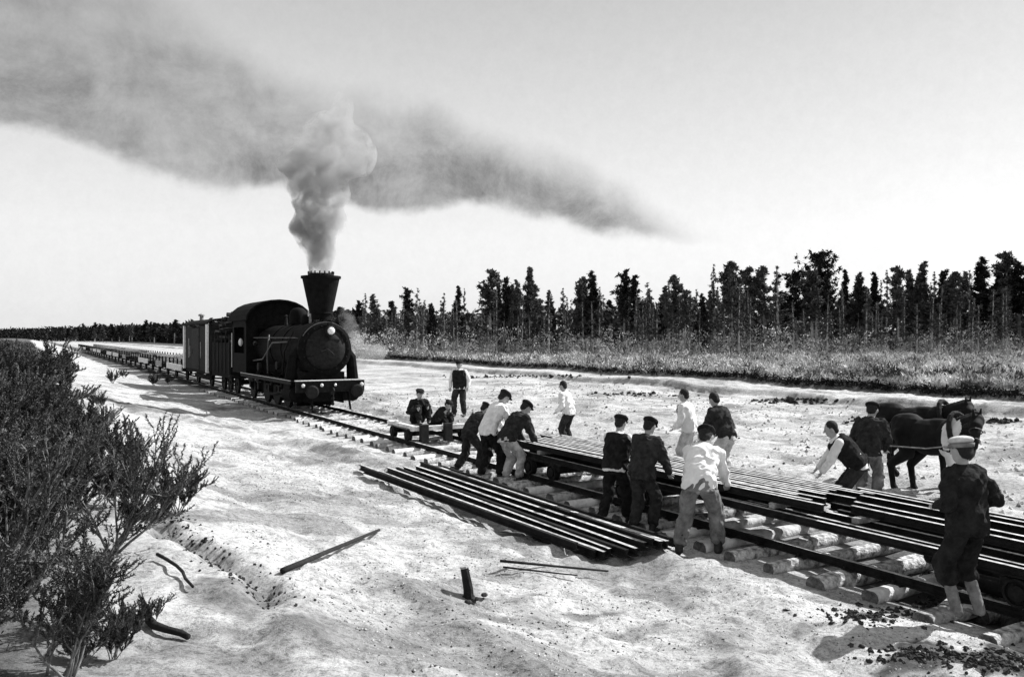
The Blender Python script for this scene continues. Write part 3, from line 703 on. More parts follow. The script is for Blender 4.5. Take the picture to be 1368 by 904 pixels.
# ------------------------------------------------------------------ people
def ik(a, b, l1, l2, pole):
    a, b = Vector(a), Vector(b); d = b - a; ln = d.length; mx = (l1 + l2) * .995
    if ln > mx: b = a + d * (mx / ln); d = b - a; ln = mx
    x = (l1 * l1 - l2 * l2 + ln * ln) / (2 * ln); h = math.sqrt(max(l1 * l1 - x * x, 0)); dn = d.normalized()
    p = Vector(pole) - dn * Vector(pole).dot(dn); p.normalize()
    return a + dn * x + p * h, b
def person(pos, height, yaw, label, lean=5, pel=.94, pely=0, feet=((-.13, 0), (.13, 0)), hands=((-.25, .1, .8), (.25, .1, .8)),
           top='shirt', vest=None, legs='grey_cloth', boots='boot', cap='dark_cloth', headp=0, heady=0, hat='cap', sit=False, hem=0, lz=0, braces=False, breech=False, group='workers on the track'):
    hem = hem or .07
    e = empty('person', pos, -R(yaw), label, 'person', group)
    s = height / 1.75; e.scale = (s, s, s); seed = int(abs(pos[0] * 31 + pos[1] * 17)) % 50
    V = Vector
    P = V((0, pely, pel)); la = R(lean); l2 = R(lean * 1.25)
    d1 = V((0, math.sin(la), math.cos(la))); d2 = V((0, math.sin(l2), math.cos(l2)))
    W1 = P + d1 * .22; Ch = W1 + d2 * .20; Nk = Ch + d2 * .13
    hl = l2 * .75 + R(headp); d3 = V((math.sin(R(heady)) * .0, math.sin(hl * .8), math.cos(hl * .8))); Hd = Nk + d3 * .16
    rx = V((1, 0, 0))
    def ering(c, ax, a, b_, n=16):
        f = ax.cross(rx).normalized() * -1
        return [c + rx * math.cos(2 * math.pi * k / n) * a + f * math.sin(2 * math.pi * k / n) * b_ for k in range(n)]
    def torso(m, g, top_=True, low=-.12):
        rs = [ering(P + d1 * low, d1, .14 + g, .10 + g), ering(P, d1, .165 + g, .115 + g), ering(W1, (d1 + d2), .145 + g, .105 + g), ering(Ch, d2, .175 + g, .12 + g), ering(Ch + d2 * .09, d2, .165 + g, .10 + g), ering(Nk + d2 * .0, d2, .075 + g, .07 + g)]
        m.rings(rs)
    sh = [Ch + d2 * .045 + rx * -.18, Ch + d2 * .045 + rx * .18]
    arms = []
    for i in (0, 1):
        sgn = -1 if i == 0 else 1
        el, hd = ik(sh[i], hands[i], .30, .26, (sgn * .6, -.7, -.5)); arms.append((sh[i], el, hd))
    lg = []
    for i in (0, 1):
        sgn = -1 if i == 0 else 1
        hp = P + V((sgn * .095, 0, -.04)); f = feet[i]; fz = f[2] if len(f) > 2 else .09
        kn, an = ik(hp, V((f[0], f[1], fz)), .44, .43, (sgn * .12, 1, .1)); lg.append((hp, kn, an))
    # body
    m = MB(); torso(m, -.01); m.cap(Nk - d2 * .03, Hd - d3 * .04, .06, .055)
    hr = Matrix.Rotation(-hl * .9, 3, 'X'); hz = Matrix.Rotation(-R(heady), 3, 'Z'); HR = (hz @ hr) * 1.12
    m.ell(Hd, (.075, .095, .115), HR); m.ell(Hd + HR @ V((0, .03, -.06)), (.055, .06, .06), HR)
    m.cap(Hd + HR @ V((0, .09, .01)), Hd + HR @ V((0, .112, -.022)), .010, .016)
    for q in (-1, 1): m.ell(Hd + HR @ V((q * .077, -.005, -.01)), (.014, .022, .034), HR)
    m.cap(Hd + HR @ V((-.02, .085, -.052)), Hd + HR @ V((.02, .085, -.052)), .009, .009)
    for a, b_, c in arms:
        m.cap(a, b_, .05, .04); m.cap(b_, c, .04, .027)
        fd = (c - b_).normalized(); sd = fd.cross(V((0, 1, .2))).normalized(); nm = sd.cross(fd)
        pc = c + fd * .045
        m.ell(pc, (.022, .042, .05), Matrix((nm, sd, fd)).transposed())
        for k in range(4):
            o_ = c + fd * .08 + sd * (-.03 + k * .02); L_ = (.03, .035, .033, .026)[k]
            mid = o_ + fd * L_ + nm * .008; m.cap(o_, mid, .0105, .010, 8); m.cap(mid, mid + (fd * .6 + nm * .8).normalized() * L_ * .9, .010, .008, 8)
        th = c + fd * .03 + sd * .035; m.cap(th, th + (fd * .7 + sd * .6 + nm * .3).normalized() * .045, .013, .010, 8)
    for a, b_, c in lg:
        m.cap(a, b_, .078, .055); m.cap(b_, c, .055, .038); m.cap(c + V((0, -.02, -.03)), c + V((0, .15, -.05)), .04, .032)
    remesh(m, 'body', M['skin'], e, .0085, 2)
    # eyes, hair
    m = MB()
    for q in (-1, 1): m.ell(Hd + HR @ V((q * .03, .088, .018)), (.011, .006, .006), HR, 8, 5)
    m.split('eye', M['hair'], e, smooth=True)
    m = MB(); m.ell(Hd + HR @ V((0, -.018, .03)), (.083, .092, .10), HR, 16, 11)
    m.ell(Hd + HR @ V((0, -.05, -.03)), (.07, .055, .06), HR)
    remesh(m, 'hair', M['hair'], e, .012, 2, .006, 30, seed)
    # legs
    m = MB()
    m.rings([ering(P + d1 * -.12, V((0, 0, 1)), .165, .125), ering(P, d1, .17, .125), ering(P + d1 * .10, d1, .145, .11)])
    hi_b = boots is not None
    for a, b_, c in lg:
        m.cap(a + V((0, 0, -.02)), b_, .112, .10); c2 = b_.lerp(c, .3 if breech else .8); m.cap(b_, c2, .104, .10 if breech else .084)
    remesh(m, 'trousers', M[legs], e, .013, 3, .028, 8, seed)
    for a, b_, c in lg:
        m = MB()
        c0 = b_.lerp(c, .1 if breech else .5); m.cap(c0, c, .066, .056); fdir = V((c.x * .25, 1, 0)).normalized()
        m.cap(c + V((0, -.025, -.045)), c + fdir * .17 + V((0, 0, -.058)), .046, .036); m.cap(c, c + V((0, -.02, -.04)), .055, .05)
        remesh(m, 'boot', M[boots], e, .012, 2, .006, 20, seed)
    # shirt or jacket
    m = MB()
    g = .028 if top == 'shirt' else .045
    rs = []
    if hem: rs.append(ering(P + V((0, 0, -hem)), V((0, 0, 1)), .215, .172))
    rs += [ering(P + d1 * .0, d1, .195 + g * .4, .155 + g * .4), ering(W1, (d1 + d2), .165 + g, .125 + g), ering(Ch, d2, .18 + g, .13 + g), ering(Ch + d2 * .06, d2, .165 + g, .115 + g * .8), ering(Ch + d2 * .11, d2, .125 + g * .5, .095 + g * .4), ering(Nk + d2 * .015, d2, .07 + .012, .068 + .012)]
    m.rings(rs)
    for a, b_, c in arms:
        q = 1. if top == 'shirt' else 1.16; m.cap(a, b_, .084 * q, .072 * q); c2 = b_.lerp(c, .88); m.cap(b_, c2, .07 * q, .052 * q)
    remesh(m, 'shirt' if top == 'shirt' else 'jacket', M[top], e, .013, 3, .022 if vest else .036, 8, seed + 1)
    if vest:
        m = MB(); g = .068
        m.rings([ering(P + d1 * -.05, d1, .19 + g * .5, .14 + g * .5), ering(W1, (d1 + d2), .16 + g, .12 + g), ering(Ch, d2, .175 + g, .135 + g), ering(Ch + d2 * .1, d2, .14 + g, .10 + g), ering(Nk - d2 * .01, d2, .11, .09)])
        remesh(m, 'vest', M[vest], e, .013, 3, .02, 9, seed + 2)
    if braces:
        m = MB()
        for q in (-1, 1):
            m.tube([W1 + rx * q * .09 + d1.cross(rx) * .16, Ch + rx * q * .08 + d2.cross(rx) * .175, Nk + rx * q * .09 + d2.cross(rx) * .11 - d2 * .02], .014, 6)
        m.split('brace', M['dark_cloth'], e)
    if hat:
        m = MB()
        c0 = Hd + HR @ V((0, -.012, .075))
        if hat == 'cap':
            m.ell(c0, (.108, .118, .05), HR, 18, 9); m.ell(c0 + HR @ V((0, .11, -.025)), (.07, .06, .012), HR); m.ell(c0 + HR @ V((0, 0, -.028)), (.085, .1, .03), HR)
            remesh(m, 'cap', M[cap], e, .010, 2, .006, 14, seed)
        else:
            m.ell(c0 + HR @ V((0, 0, .01)), (.107, .114, .042), HR, 18, 9)
            remesh(m, 'cap', M[cap], e, .010, 2)
            m = MB(); m.rings([[c0 + HR @ V((math.cos(k / 20 * 6.2832) * r_, math.sin(k / 20 * 6.2832) * r_ * 1.08 , z_)) for k in range(20)] for r_, z_ in ((.095, -.055), (.105, -.02), (.09, -.015))])
            m.ell(c0 + HR @ V((0, .11, -.045)), (.07, .06, .01), HR)
            m.build('cap_band', M['grey_cloth'], e, smooth=True)
    return e
def pp(px, feet_y, top_y, yaw, label, lean=5, bent=1.0, dz=0., LL=None, zz=None, **k):
    """feet at pixel (px, feet_y); height from the pixel height divided by 'bent'"""
    if LL is not None:
        u = (px - CX) / F; d = LL / (u * CT + ST); x = u * d; p = Vector((x, d, gz(x, d)))
    else: p = at(px, feet_y)
    p.z += dz
    if zz is not None: p.z = zz
    hgt = (HC - (top_y - HY) / F * p.y - p.z) / bent
    print('person', label[:40], 'd=%.1f z=%.2f h=%.2f L=%.1f' % (p.y, p.z, hgt, LT(p.x, p.y)[0]))
    return person(p, min(max(hgt, 1.5), 2.12), yaw, label, lean, **k)
# foreground man seen from behind
pp(1292, 822, 588, -20, 'man in dark suit and pale-topped cap standing with his back to the camera', 4, dz=.0, LL=8.72, zz=.19, top='dark_cloth', legs='dark_cloth', boots='grey_cloth', breech=True, cap='pale_cloth', hat='peaked', hem=.12,
   hands=((-.20, .17, 1.08), (.20, .17, 1.08)), feet=((-.12, .02), (.13, -.02)), headp=8)
# centre foreground
pp(936, 740, 575, 22, 'white-shirted man in grey trousers bending over the rails, seen from behind', 42, bent=.86, pel=.90, pely=-.10, hands=((-.24, .62, .62), (.24, .66, .66)), feet=((-.24, -.12), (.2, .08)), top='shirt', legs='grey_cloth', headp=0, braces=False)
pp(858, 712, 563, 40, 'man in dark jacket and cap standing beside the loaded trolley, right one of a pair', 14, bent=.97, hands=((-.15, .42, .85), (.25, .4, .85)), feet=((-.1, -.1), (.12, .1)), top='mid_cloth', legs='mid_cloth', headp=20, hem=.1)
pp(822, 700, 560, 35, 'man in dark vest and cap with white sleeves, left of the pair beside the load', 12, bent=.97, hands=((-.2, .35, .9), (.22, .42, .9)), feet=((-.2, -.12), (.12, .16)), top='shirt', vest='dark_cloth', legs='dark_cloth', headp=15)
pp(682, 645, 540, 55, 'man in dark jacket and pale trousers stooping towards the rails', 36, bent=.87, pel=.90, pely=-.08, hands=((-.12, .5, .6), (.2, .55, .6)), feet=((-.12, -.05), (.14, .1)), top='mid_cloth', legs='pale_cloth', headp=10)
pp(655, 641, 527, 55, 'white-shirted man with dark cap stooping beside the man in pale trousers', 26, bent=.92, pely=-.05, hands=((-.15, .5, .75), (.2, .55, .75)), feet=((-.16, -.14), (.14, .12)), top='shirt', legs='dark_cloth', headp=20)
pp(633, 630, 542, 50, 'man in dark waistcoat half hidden behind the stooping white-shirted man', 38, bent=.86, pel=.90, pely=-.14, hands=((-.15, .6, .7), (.2, .65, .7)), feet=((-.2, -.35), (.12, .05)), top='mid_cloth', legs='mid_cloth', headp=10)
# on and behind the empty trolley
pt = TP(LC + .15, t_at(549, 9.3) + .55, .62)
person(pt + Vector((0, 0, -.05)), 1.7, 120, 'man in dark clothes sitting hunched on the trolley near the engine', 38, pel=.14, pely=0, feet=((-.14, .48, .09), (.16, .5, .09)), hands=((-.15, .42, .42), (.2, .42, .42)), top='dark_cloth', legs='dark_cloth', headp=0)
pt = TP(LC - .1, t_at(519, 9.3) - .35, .6)
person(pt, 1.9, 150, 'man in dark clothes sitting upright at the back of the trolley near the engine', 12, pel=.14, pely=0, feet=((-.14, .46, .09), (.16, .5, .09)), hands=((-.15, .38, .42), (.2, .4, .42)), top='dark_cloth', legs='dark_cloth', headp=5)
pp(614, 556, 482, 190, 'white-shirted man with dark waistcoat standing upright behind the track', 3, hands=((-.28, .08, .9), (.28, .08, .9)), feet=((-.15, 0), (.14, .1)), top='shirt', vest='dark_cloth', legs='mid_cloth', headp=12, group='workers beyond the track', hem=0)
# beyond the rails
pp(760, 0, 511, -60, 'white-shirted bareheaded man beyond the left end of the rail load', 14, LL=12.9, bent=.98, hands=((-.2, .26, .95), (.2, .24, .98)), top='shirt', legs='mid_cloth', hat=None, group='workers beyond the track')
pp(921, 0, 523, -55, 'white-shirted man with dark braces standing beyond the rail load', 10, LL=12.9, bent=.98, hands=((-.2, .26, .95), (.2, .24, .98)), top='shirt', legs='pale_cloth', hat=None, braces=True, group='workers beyond the track')
pp(968, 0, 531, -35, 'man in dark jacket stooping beyond the rail load with his back half turned', 24, LL=12.7, bent=.93, pely=-.05, hands=((-.2, .42, .8), (.2, .45, .8)), top='mid_cloth', legs='pale_cloth', hat=None, headp=5, hem=.08, group='workers beyond the track')
pp(1132, 0, 572, -75, 'bareheaded lad in dark waistcoat and white sleeves leaning over the rail ends', 36, LL=12.3, bent=.86, pel=.92, pely=-.15, hands=((-.15, .48, .66), (.15, .55, .66)), top='shirt', vest='dark_cloth', legs='mid_cloth', hat=None, headp=-15, group='workers beyond the track')
pp(1160, 665, 543, 35, 'man in dark jacket and cap standing next to the horse with his head bowed', 22, LL=13.0, bent=.95, hands=((-.2, .35, .9), (.2, .4, .9)), top='mid_cloth', legs='grey_cloth', headp=10, hem=.1, group='workers beyond the track')
# ------------------------------------------------------------------ horse
def horse(px, d, rot, sc, label, white):
    u = (px - CX) / F; p = Vector((u * d, d, 0)); p.z = gz(p.x, p.y)
    e = empty('horse', p, R(rot), label, 'horse', 'horses standing beyond the rails')
    e.scale = (sc, sc, sc)
    V = Vector; m = MB()
    # local: x forward (to the right of the picture), y away, z up
    m.ell((-.62, 0, 1.16), (.38, .27, .34)); m.ell((-.15, 0, 1.1), (.5, .27, .33)); m.ell((.36, 0, 1.12), (.34, .26, .38)); m.ell((.1, 0, 1.3), (.45, .14, .16))
    m.ell((-.75, 0, 1.28), (.26, .2, .2))
    m.cap((.48, 0, 1.2), (.74, -.05, 1.42), .24, .17); m.cap((.74, -.05, 1.42), (.9, -.12, 1.50), .17, .13)
    m.cap((.9, -.12, 1.5), (1.0, -.24, 1.42), .12, .10); m.cap((1.0, -.24, 1.42), (1.13, -.42, 1.16), .095, .058); m.cap((1.13, -.42, 1.16), (1.15, -.45, 1.11), .06, .055)
    for s in (-1, 1):
        m.cap((.93, -.14 + s * .07, 1.58), (.95, -.16 + s * .09, 1.71), .035, .012)
        fx = .40 + (.06 if s < 0 else -.1)
        m.cap((.42, s * .15, 1.0), (fx, s * .15, .68), .135, .09); m.cap((fx, s * .15, .66), (fx + .02, s * .15, .47), .082, .066)
        m.cap((fx + .02, s * .15, .47), (fx + .03, s * .15, .14), .062, .05); m.cap((fx + .03, s * .15, .14), (fx + .07, s * .15, .05), .056, .072)
        hx = -.72 + (-.12 if s < 0 else .06)
        m.cap((-.62, s * .14, 1.08), (-.52, s * .15, .78), .2, .12); m.cap((-.52, s * .15, .78), (hx - .08, s * .15, .52), .13, .075)
        m.cap((hx - .08, s * .15, .52), (hx - .02, s * .15, .14), .066, .052); m.cap((hx - .02, s * .15, .14), (hx + .04, s * .15, .05), .056, .072)
    def pick(c):
        if not white: return 0
        w = vn(c.x * 5 + 3, c.z * 4 + c.y * 2, 3) * .25
        if abs(c.x - .5 - (c.z - 1.3) * .25) + w < .11 and c.z > .95: return 1
        if c.x > .2 and c.z < .85 + w and c.y < 0 and c.x < .7: return 1
        if c.x > .95 and c.z < 1.2: return 0
        return 0
    remesh(m, 'body', M['coat'], e, .016, 3, mats=[M['coat'], M['coatw']], pick=pick)
    m = MB(); m.cap((-.98, 0, 1.32), (-1.1, 0, 1.1), .05, .08); m.cap((-1.1, 0, 1.1), (-1.12, 0, .55), .08, .03)
    remesh(m, 'tail', M['hair'], e, .016, 2, .02, 20)
    m = MB()
    for k in range(9): q = k / 8; m.cap((.4 + q * .5, -.0 - q * .1, 1.45 + q * .16), (.42 + q * .45, -.12 - q * .12, 1.3 + q * .13), .05, .03)
    remesh(m, 'mane', M['hair'], e, .016, 2, .02, 20)
    m = MB()
    for q, r_ in ((.3, .098), (.85, .075)):
        c = V((1.0, -.24, 1.42)).lerp(V((1.13, -.42, 1.16)), q); ax = V((.13, -.18, -.26)).normalized(); a = ax.cross(V((0, 0, 1))).normalized(); b_ = a.cross(ax)
        m.tube([c + (a * math.cos(k * R(30)) + b_ * math.sin(k * R(30))) * r_ for k in range(13)], .01, 5)
    m.build('bridle', M['boot'], e)
    m = MB(); c = V((.5, 0, 1.2)); 
    m.tube([V((.5 - .12 * math.sin(k * R(20)), .25 * math.cos(k * R(20)), 1.2 + .38 * math.sin(k * R(20)))) for k in range(19)], .045, 8)
    m.build('collar', M['wood_dark'], e)
    if not white: return
    bpy.context.view_layer.update()
    hl = MB().tube([e.matrix_basis @ V((1.1, -.45, 1.15)), e.matrix_basis @ V((.4, -.7, 1.0)), e.matrix_basis @ V((-.4, -.75, .95)), e.matrix_basis @ V((-.9, -.7, .98))], .012, 6).build('lead_rope', M['wood_mid'])
    tag(hl, 'thin lead rope slung from the horse to the man beside it', 'rope')
bpy.context.view_layer.update()
horse(1232, 16.0, -55, 1.0, 'all dark horse, left of the two, its body behind the man with bowed head', False)
horse(1252, 15.1, -70, 1.03, 'dark horse with white shoulder and foreleg, right of the two, behind the suited man', True)
# ------------------------------------------------------------------ loose things on the sand
def pole(a, b_, r0, label, m='wood_dark', name='wooden_pole', cat='pole', lift=.0, n=5, jit=.006):
    lift += .02; A, B = at(*a), at(*b_); pts = []; top = max(max(0, gz(*A.lerp(B, q / 8).xy) - A.lerp(B, q / 8).z) for q in range(9))
    for i in range(n + 1):
        q = i / n; p = A.lerp(B, q); p.z = p.z + top + r0 * .5 + lift; p += Vector((random.uniform(-jit, jit), random.uniform(-jit, jit), 0)); pts.append(p)
    o = MB().tube(pts, [r0 * (1 - .3 * i / n) for i in range(n + 1)], 8, jit=.08).build(name, M[m], smooth=True); tag(o, label, cat); return o
pole((378, 767), (506, 711), .028, 'dark straight pole lying alone on the sand in front of the rail pile')
pole((668, 761), (812, 774), .018, 'long thin dark rod lying on the sand beyond the short stake', n=4)
pole((672, 765), (772, 776), .012, 'shorter thin rod lying against the long thin rod on the sand', n=4)
def stake():
    p = at(627, 799); e = empty('stake', p, 0, 'short dark wooden stake driven into the sand, leaning left', 'stake')
    MB().tube([(.0, 0, -.08), (-.01, 0, .1), (-.05, .0, .31)], [.055, .05, .042], 9, jit=.08).build('post', M['wood_dark'], e)
    MB().tube([(-.05, 0, .305), (-.053, 0, .322)], [.046, .04], 9, jit=.05).build('split_top', M['wood_mid'], e)
    m = MB()
    for k in range(14):
        a = random.uniform(0, 6.28); r_ = random.uniform(.05, .18); m.ell((r_ * math.cos(a), r_ * math.sin(a), random.uniform(-.01, .02)), (random.uniform(.02, .045),) * 2 + (.02,), n=7, m=5)
    o = m.build('soil_clod', M['soil']); o.location = p; tag(o, 'dark crumbs of soil round the foot of the short stake', kind='stuff')
stake()
pole((215, 748), (262, 792), .016, 'thin bare twig lying in the dark furrow beside the shrubs', 'wood_dark', 'dead_branch', 'branch', n=5, jit=.03)
pole((196, 836), (256, 858), .03, 'short dark broken branch lying on the sand at lower left', 'wood_dark', 'dead_branch', 'branch', n=4, jit=.02)
# clods and pebbles scattered (uncountable)
m = MB()
def clod(p, r_):
    k0 = len(m.v); m.ell(p, (r_ * random.uniform(.7, 1.5), r_ * random.uniform(.5, 1.1), r_ * random.uniform(.5, 1.1)), Matrix.Rotation(random.uniform(0, 3), 3, 'Z') @ Matrix.Rotation(random.uniform(-.5, .5), 3, 'X'), 6, 4)
    for i in range(k0, len(m.v)):
        v = Vector(m.v[i]) - Vector(p); m.v[i] = tuple(Vector(p) + v * random.uniform(.6, 1.35))
def grit(n, Lr, tr_, sizes, tp, thr):
    L = np.random.uniform(Lr[0], Lr[1], n); t = tr_[0] + (tr_[1] - tr_[0]) * np.random.random(n) ** tp
    ok = (vn(L / 1.3, t / 1.3, 55) + .6 * vn(L / .4, t / .4, 56) > thr); L, t = L[ok], t[ok]; z = ground(L, t)
    for a, b_, c in zip(L, t, z):
        p = TP(a, b_, c); r_ = random.choice(sizes); n0 = len(m.v)
        q = [Vector((random.uniform(.6, 1.4), 0, 0)), Vector((0, random.uniform(.6, 1.4), 0)), Vector((-random.uniform(.6, 1.4), 0, 0)), Vector((0, -random.uniform(.6, 1.4), 0)), Vector((random.uniform(-.3, .3), random.uniform(-.3, .3), random.uniform(.5, 1.1))), Vector((0, 0, -.5))]
        m.add([p + v * r_ for v in q], [(0, 1, 4), (1, 2, 4), (2, 3, 4), (3, 0, 4), (1, 0, 5), (2, 1, 5), (3, 2, 5), (0, 3, 5)])
grit(9000, (1.9, 8.8), (.5, 24), (.005, .007, .009, .014), 1.3, -.02)
grit(900, (12, 30), (3, 45), (.03, .04, .06), 1, .05)
for k in range(260):
    t = random.uniform(6.2, 10); L = 1.3 + .1 * (9.8 - t) + random.gauss(0, .12); clod(TP(L, t, float(ground(L, t))), random.uniform(.008, .022))
o = m.build('scattered_clods', M['soil']); m2 = m; m = MB(); grit(15000, (1.9, 8.9), (.5, 22), (.005, .007, .010, .015), 1.3, -.3); grit(3500, (12, 28), (2, 40), (.03, .05, .07), 1, -.2); q_ = m.build('sand_clods', mat('sand_clod', .42, .95, .4, 8, .5, 40, spec=.1)); tag(q_, 'small pale lumps of dry sand lying all over the ground', kind='stuff'); m = m2; tag(o, 'small dark clods scattered over the pale sand', kind='stuff')
m = MB()
for (px, py, sx, sy, n) in ((1165, 822, 60, 10, 150), (1250, 812, 40, 14, 130), (1235, 874, 70, 9, 140), (1335, 884, 60, 12, 160), (1060, 536, 50, 3, 90), (1335, 563, 30, 3, 50), (1150, 560, 20, 3, 20), (690, 503, 90, 2, 120), (850, 527, 60, 3, 60), (1250, 760, 60, 14, 60)):
    for k in range(n):
        p = at(px + random.gauss(0, sx * .6), py + random.gauss(0, sy * .6)); clod(p, random.uniform(.012, .04) * (1 if py > 600 else 3))
o = m.build('turf_clods', M['soil']); tag(o, 'heaps of dark turf and soil clods dug out beside the track', kind='stuff')
# dug-out log ends by the foreground man's feet
for k, (px, py, r_) in enumerate(((1262, 826, .10), (1285, 822, .09), (1310, 832, .11), (1350, 838, .12))):
    p = at(px, py); e = empty('cut_log', p + Vector((0, 0, r_ * .7)), TH + random.uniform(-.4, .4), 'short cut log by the feet of the dark-suited man, %s from the left' % ordn(k), 'log', 'short logs at the feet of the man in the dark suit')
    MB().tube([(0, 0, 0), (.25, .0, .0), (.55, .02, -.01)], [r_, r_ * .97, r_ * .93], 12, close=False, jit=.04).build('bark', M['log'], e, smooth=True)
    c = MB(); c.tube([(-.006, 0, 0), (.0, 0, 0)], [r_ * .99, r_ * .99], 12); c.build('sawn_end', M['logend'], e)
# ------------------------------------------------------------------ vegetation
def tri(vs, fs, c, d, w, l):
    # narrow leaf from c along d
    d = d.normalized(); s = d.cross(Vector((random.uniform(-1, 1), random.uniform(-1, 1), random.uniform(-1, 1))))
    if s.length < 1e-4: return
    s.normalize(); k = len(vs); vs += [c - s * w * .5, c + s * w * .5, c + d * l * .6 + s * w * .45, c + d * l, c + d * l * .6 - s * w * .45]; fs.append((k, k + 1, k + 2, k + 3, k + 4))
def mesh_of(name, vs, fs, m):
    me = bpy.data.meshes.new(name); me.from_pydata(vs, [], fs); me.materials.append(m); me.update(); return me
def rdir(up=0.): return Vector((random.gauss(0, 1), random.gauss(0, 1), random.gauss(0, 1) + up)).normalized()
def tree_meshes(kind, H, rnd, mat_c, mat_t):
    random.seed(rnd); tv = MB(); cv, cf = [], []
    bend = Vector((random.uniform(-.03, .03), random.uniform(-.03, .03), 0)) * H
    tp = lambda q: Vector((bend.x * q * q, bend.y * q * q, H * q))
    tv.tube([tp(q / 7) for q in range(8)], [H * .0145 * (1 - q / 7.4) + .015 for q in range(8)], 7)
    if kind == 'pine': c0, Rm = .46, H * .10
    elif kind == 'spruce': c0, Rm = .24, H * .125
    elif kind == 'round': c0, Rm = .45, H * .2
    else: c0, Rm = .3, H * .09
    nb = {'pine': 34, 'spruce': 52, 'round': 44, 'thin': 24}[kind]
    for i in range(nb):
        q = c0 + (1 - c0) * ((i + random.random()) / nb); f = (q - c0) / (1 - c0)
        if kind == 'spruce': rr = Rm * (1.05 - f) * random.uniform(.65, 1.15) + .12
        elif kind == 'pine': rr = Rm * (math.sin(math.pi * min(f * .85 + .12, 1)) ** .6) * random.uniform(.45, 1.25)
        elif kind == 'round': rr = Rm * math.sin(math.pi * min(f * .8 + .15, 1)) ** .5 * random.uniform(.5, 1.3)
        else: rr = Rm * (1.1 - f) * random.uniform(.4, 1.2)
        a = random.uniform(0, 6.283); b0 = tp(q); out = Vector((math.cos(a), math.sin(a), {'pine': .35, 'spruce': -.15, 'round': .5, 'thin': .3}[kind]))
        tipp = b0 + out * rr
        tv.tube([b0, tipp], [.035, .01], 4)
        nc = 5 if kind != 'thin' else 3
        for j in range(nc):
            c = b0.lerp(tipp, (j + .7) / nc) + Vector((random.gauss(0, .12), random.gauss(0, .12), random.gauss(0, .1))) * (rr + .12)
            for _ in range(19 if kind != 'thin' else 10):
                tri(cv, cf, c + rdir() * random.uniform(0, .3) * min(1, .3 + rr), rdir(.2), random.uniform(.08, .15) * min(1, .45 + rr), random.uniform(.2, .42) * min(1, .4 + rr))
    # dead lower twigs
    for i in range(10):
        q = random.uniform(.15, c0); a = random.uniform(0, 6.28); b0 = tp(q); tv.tube([b0, b0 + Vector((math.cos(a), math.sin(a), random.uniform(-.3, .3))) * random.uniform(.3, 1.0)], [.025, .008], 4)
    me = bpy.data.meshes.new('trunk'); me.from_pydata(tv.v, [], tv.f); me.materials.append(mat_t); me.update()
    return me, mesh_of('crown', cv, cf, mat_c), H
TV = {}
for kd in ('pine', 'spruce', 'round', 'thin'):
    TV[kd] = [tree_meshes(kd, 10, 100 + i + len(kd) * 7, M['crown' if (i % 2) == 0 or kd == 'round' else 'crown2'] if kd != 'thin' else M['crown2'], M['barkp' if (i % 3 == 1 or kd == 'thin') else 'bark']) for i in range(4)]
random.seed(11)
def tree(kd, x, y, h, label, group, tilt=0, name=None, vi=None):
    tm, cm, H = TV[kd][random.randrange(4) if vi is None else vi]
    e = empty({'pine': 'pine_tree', 'spruce': 'spruce_tree', 'round': 'pine_tree', 'thin': 'birch_tree'}[kd], (x, y, gz(x, y) - .05), random.uniform(0, 6.28), label, 'tree', group)
    s = h / H; w = s * random.uniform(.85, 1.45)
    e.scale = (w, w, s)
    if tilt: e.rotation_euler = (0, R(tilt), 0)
    for nm, me in (('trunk', tm), ('crown', cm)):
        o = bpy.data.objects.new(nm, me); COL.objects.link(o); o.parent = e
    return e
KEY = [(512, 392, 's', 12), (560, 408, 'p'), (577, 405, 's'), (612, 382, 's'), (655, 361, 'p'), (673, 371, 'p'), (693, 374, 's'), (709, 357, 's'), (733, 388, 's'), (759, 396, 't'), (791, 362, 's'), (834, 362, 'p'), (849, 368, 's'),
       (893, 390, 'p'), (915, 388, 'p'), (938, 392, 's'), (955, 352, 't'), (978, 350, 'p'), (1000, 358, 'p'), (1021, 356, 'p'), (1039, 354, 't'), (1064, 366, 'r'), (1092, 340, 'r'), (1125, 378, 't'), (1146, 372, 'p'), (1167, 364, 's'), (1185, 360, 't'), (1200, 357, 'p'),
       (1216, 360, 's'), (1230, 350, 's'), (1255, 368, 't'), (1275, 364, 'p'), (1311, 344, 's'), (1347, 338, 'p'), (1362, 350, 'p'), (1400, 345, 's'), (1430, 360, 'p'), (1470, 350, 's')]
for k, a in enumerate(KEY):
    d = random.uniform(96, 108); x = (a[0] - CX) / F * d; h = (HY - a[1]) / F * d + HC - gz(x, d)
    kd = {'s': 'spruce', 'p': 'pine', 't': 'thin', 'r': 'round'}[a[2]]
    tree(kd, x, d, h * (1.0), '%s on the forest skyline, %s tall tree from left' % ({'spruce': 'dark pointed spruce', 'pine': 'dark bare-trunked pine', 'thin': 'thin sparse tree', 'round': 'broad clumpy pine'}[kd], ordn(k)), 'tall trees on the forest skyline', tilt=(a[3] * -1 if len(a) > 3 else 0))
FIL = {'spruce': 'small dark spruce filling the forest edge', 'pine': 'lower pine inside the forest edge', 'thin': 'thin pale-trunked tree in the forest edge'}
for k in range(185):
    px = random.uniform(478, 1480); d = random.uniform(97, 125); x = (px - CX) / F * d
    kd = random.choice(['spruce', 'pine', 'thin', 'thin', 'thin']); base = np.interp(px, [478, 560, 700, 900, 1000, 1368], [6.5, 7, 8, 8, 9.2, 9.6])
    tree(kd, x, d, random.uniform(.72, 1.25) * base, FIL[kd], 'lower trees of the forest edge')
for k in range(70):
    px = random.uniform(500, 1400); d = random.uniform(93, 98); x = (px - CX) / F * d
    tree('thin', x, d, random.uniform(4.5, 8.5), 'slender pale young trunk with little foliage at the front of the forest', 'slender pale trunks at the forest edge')
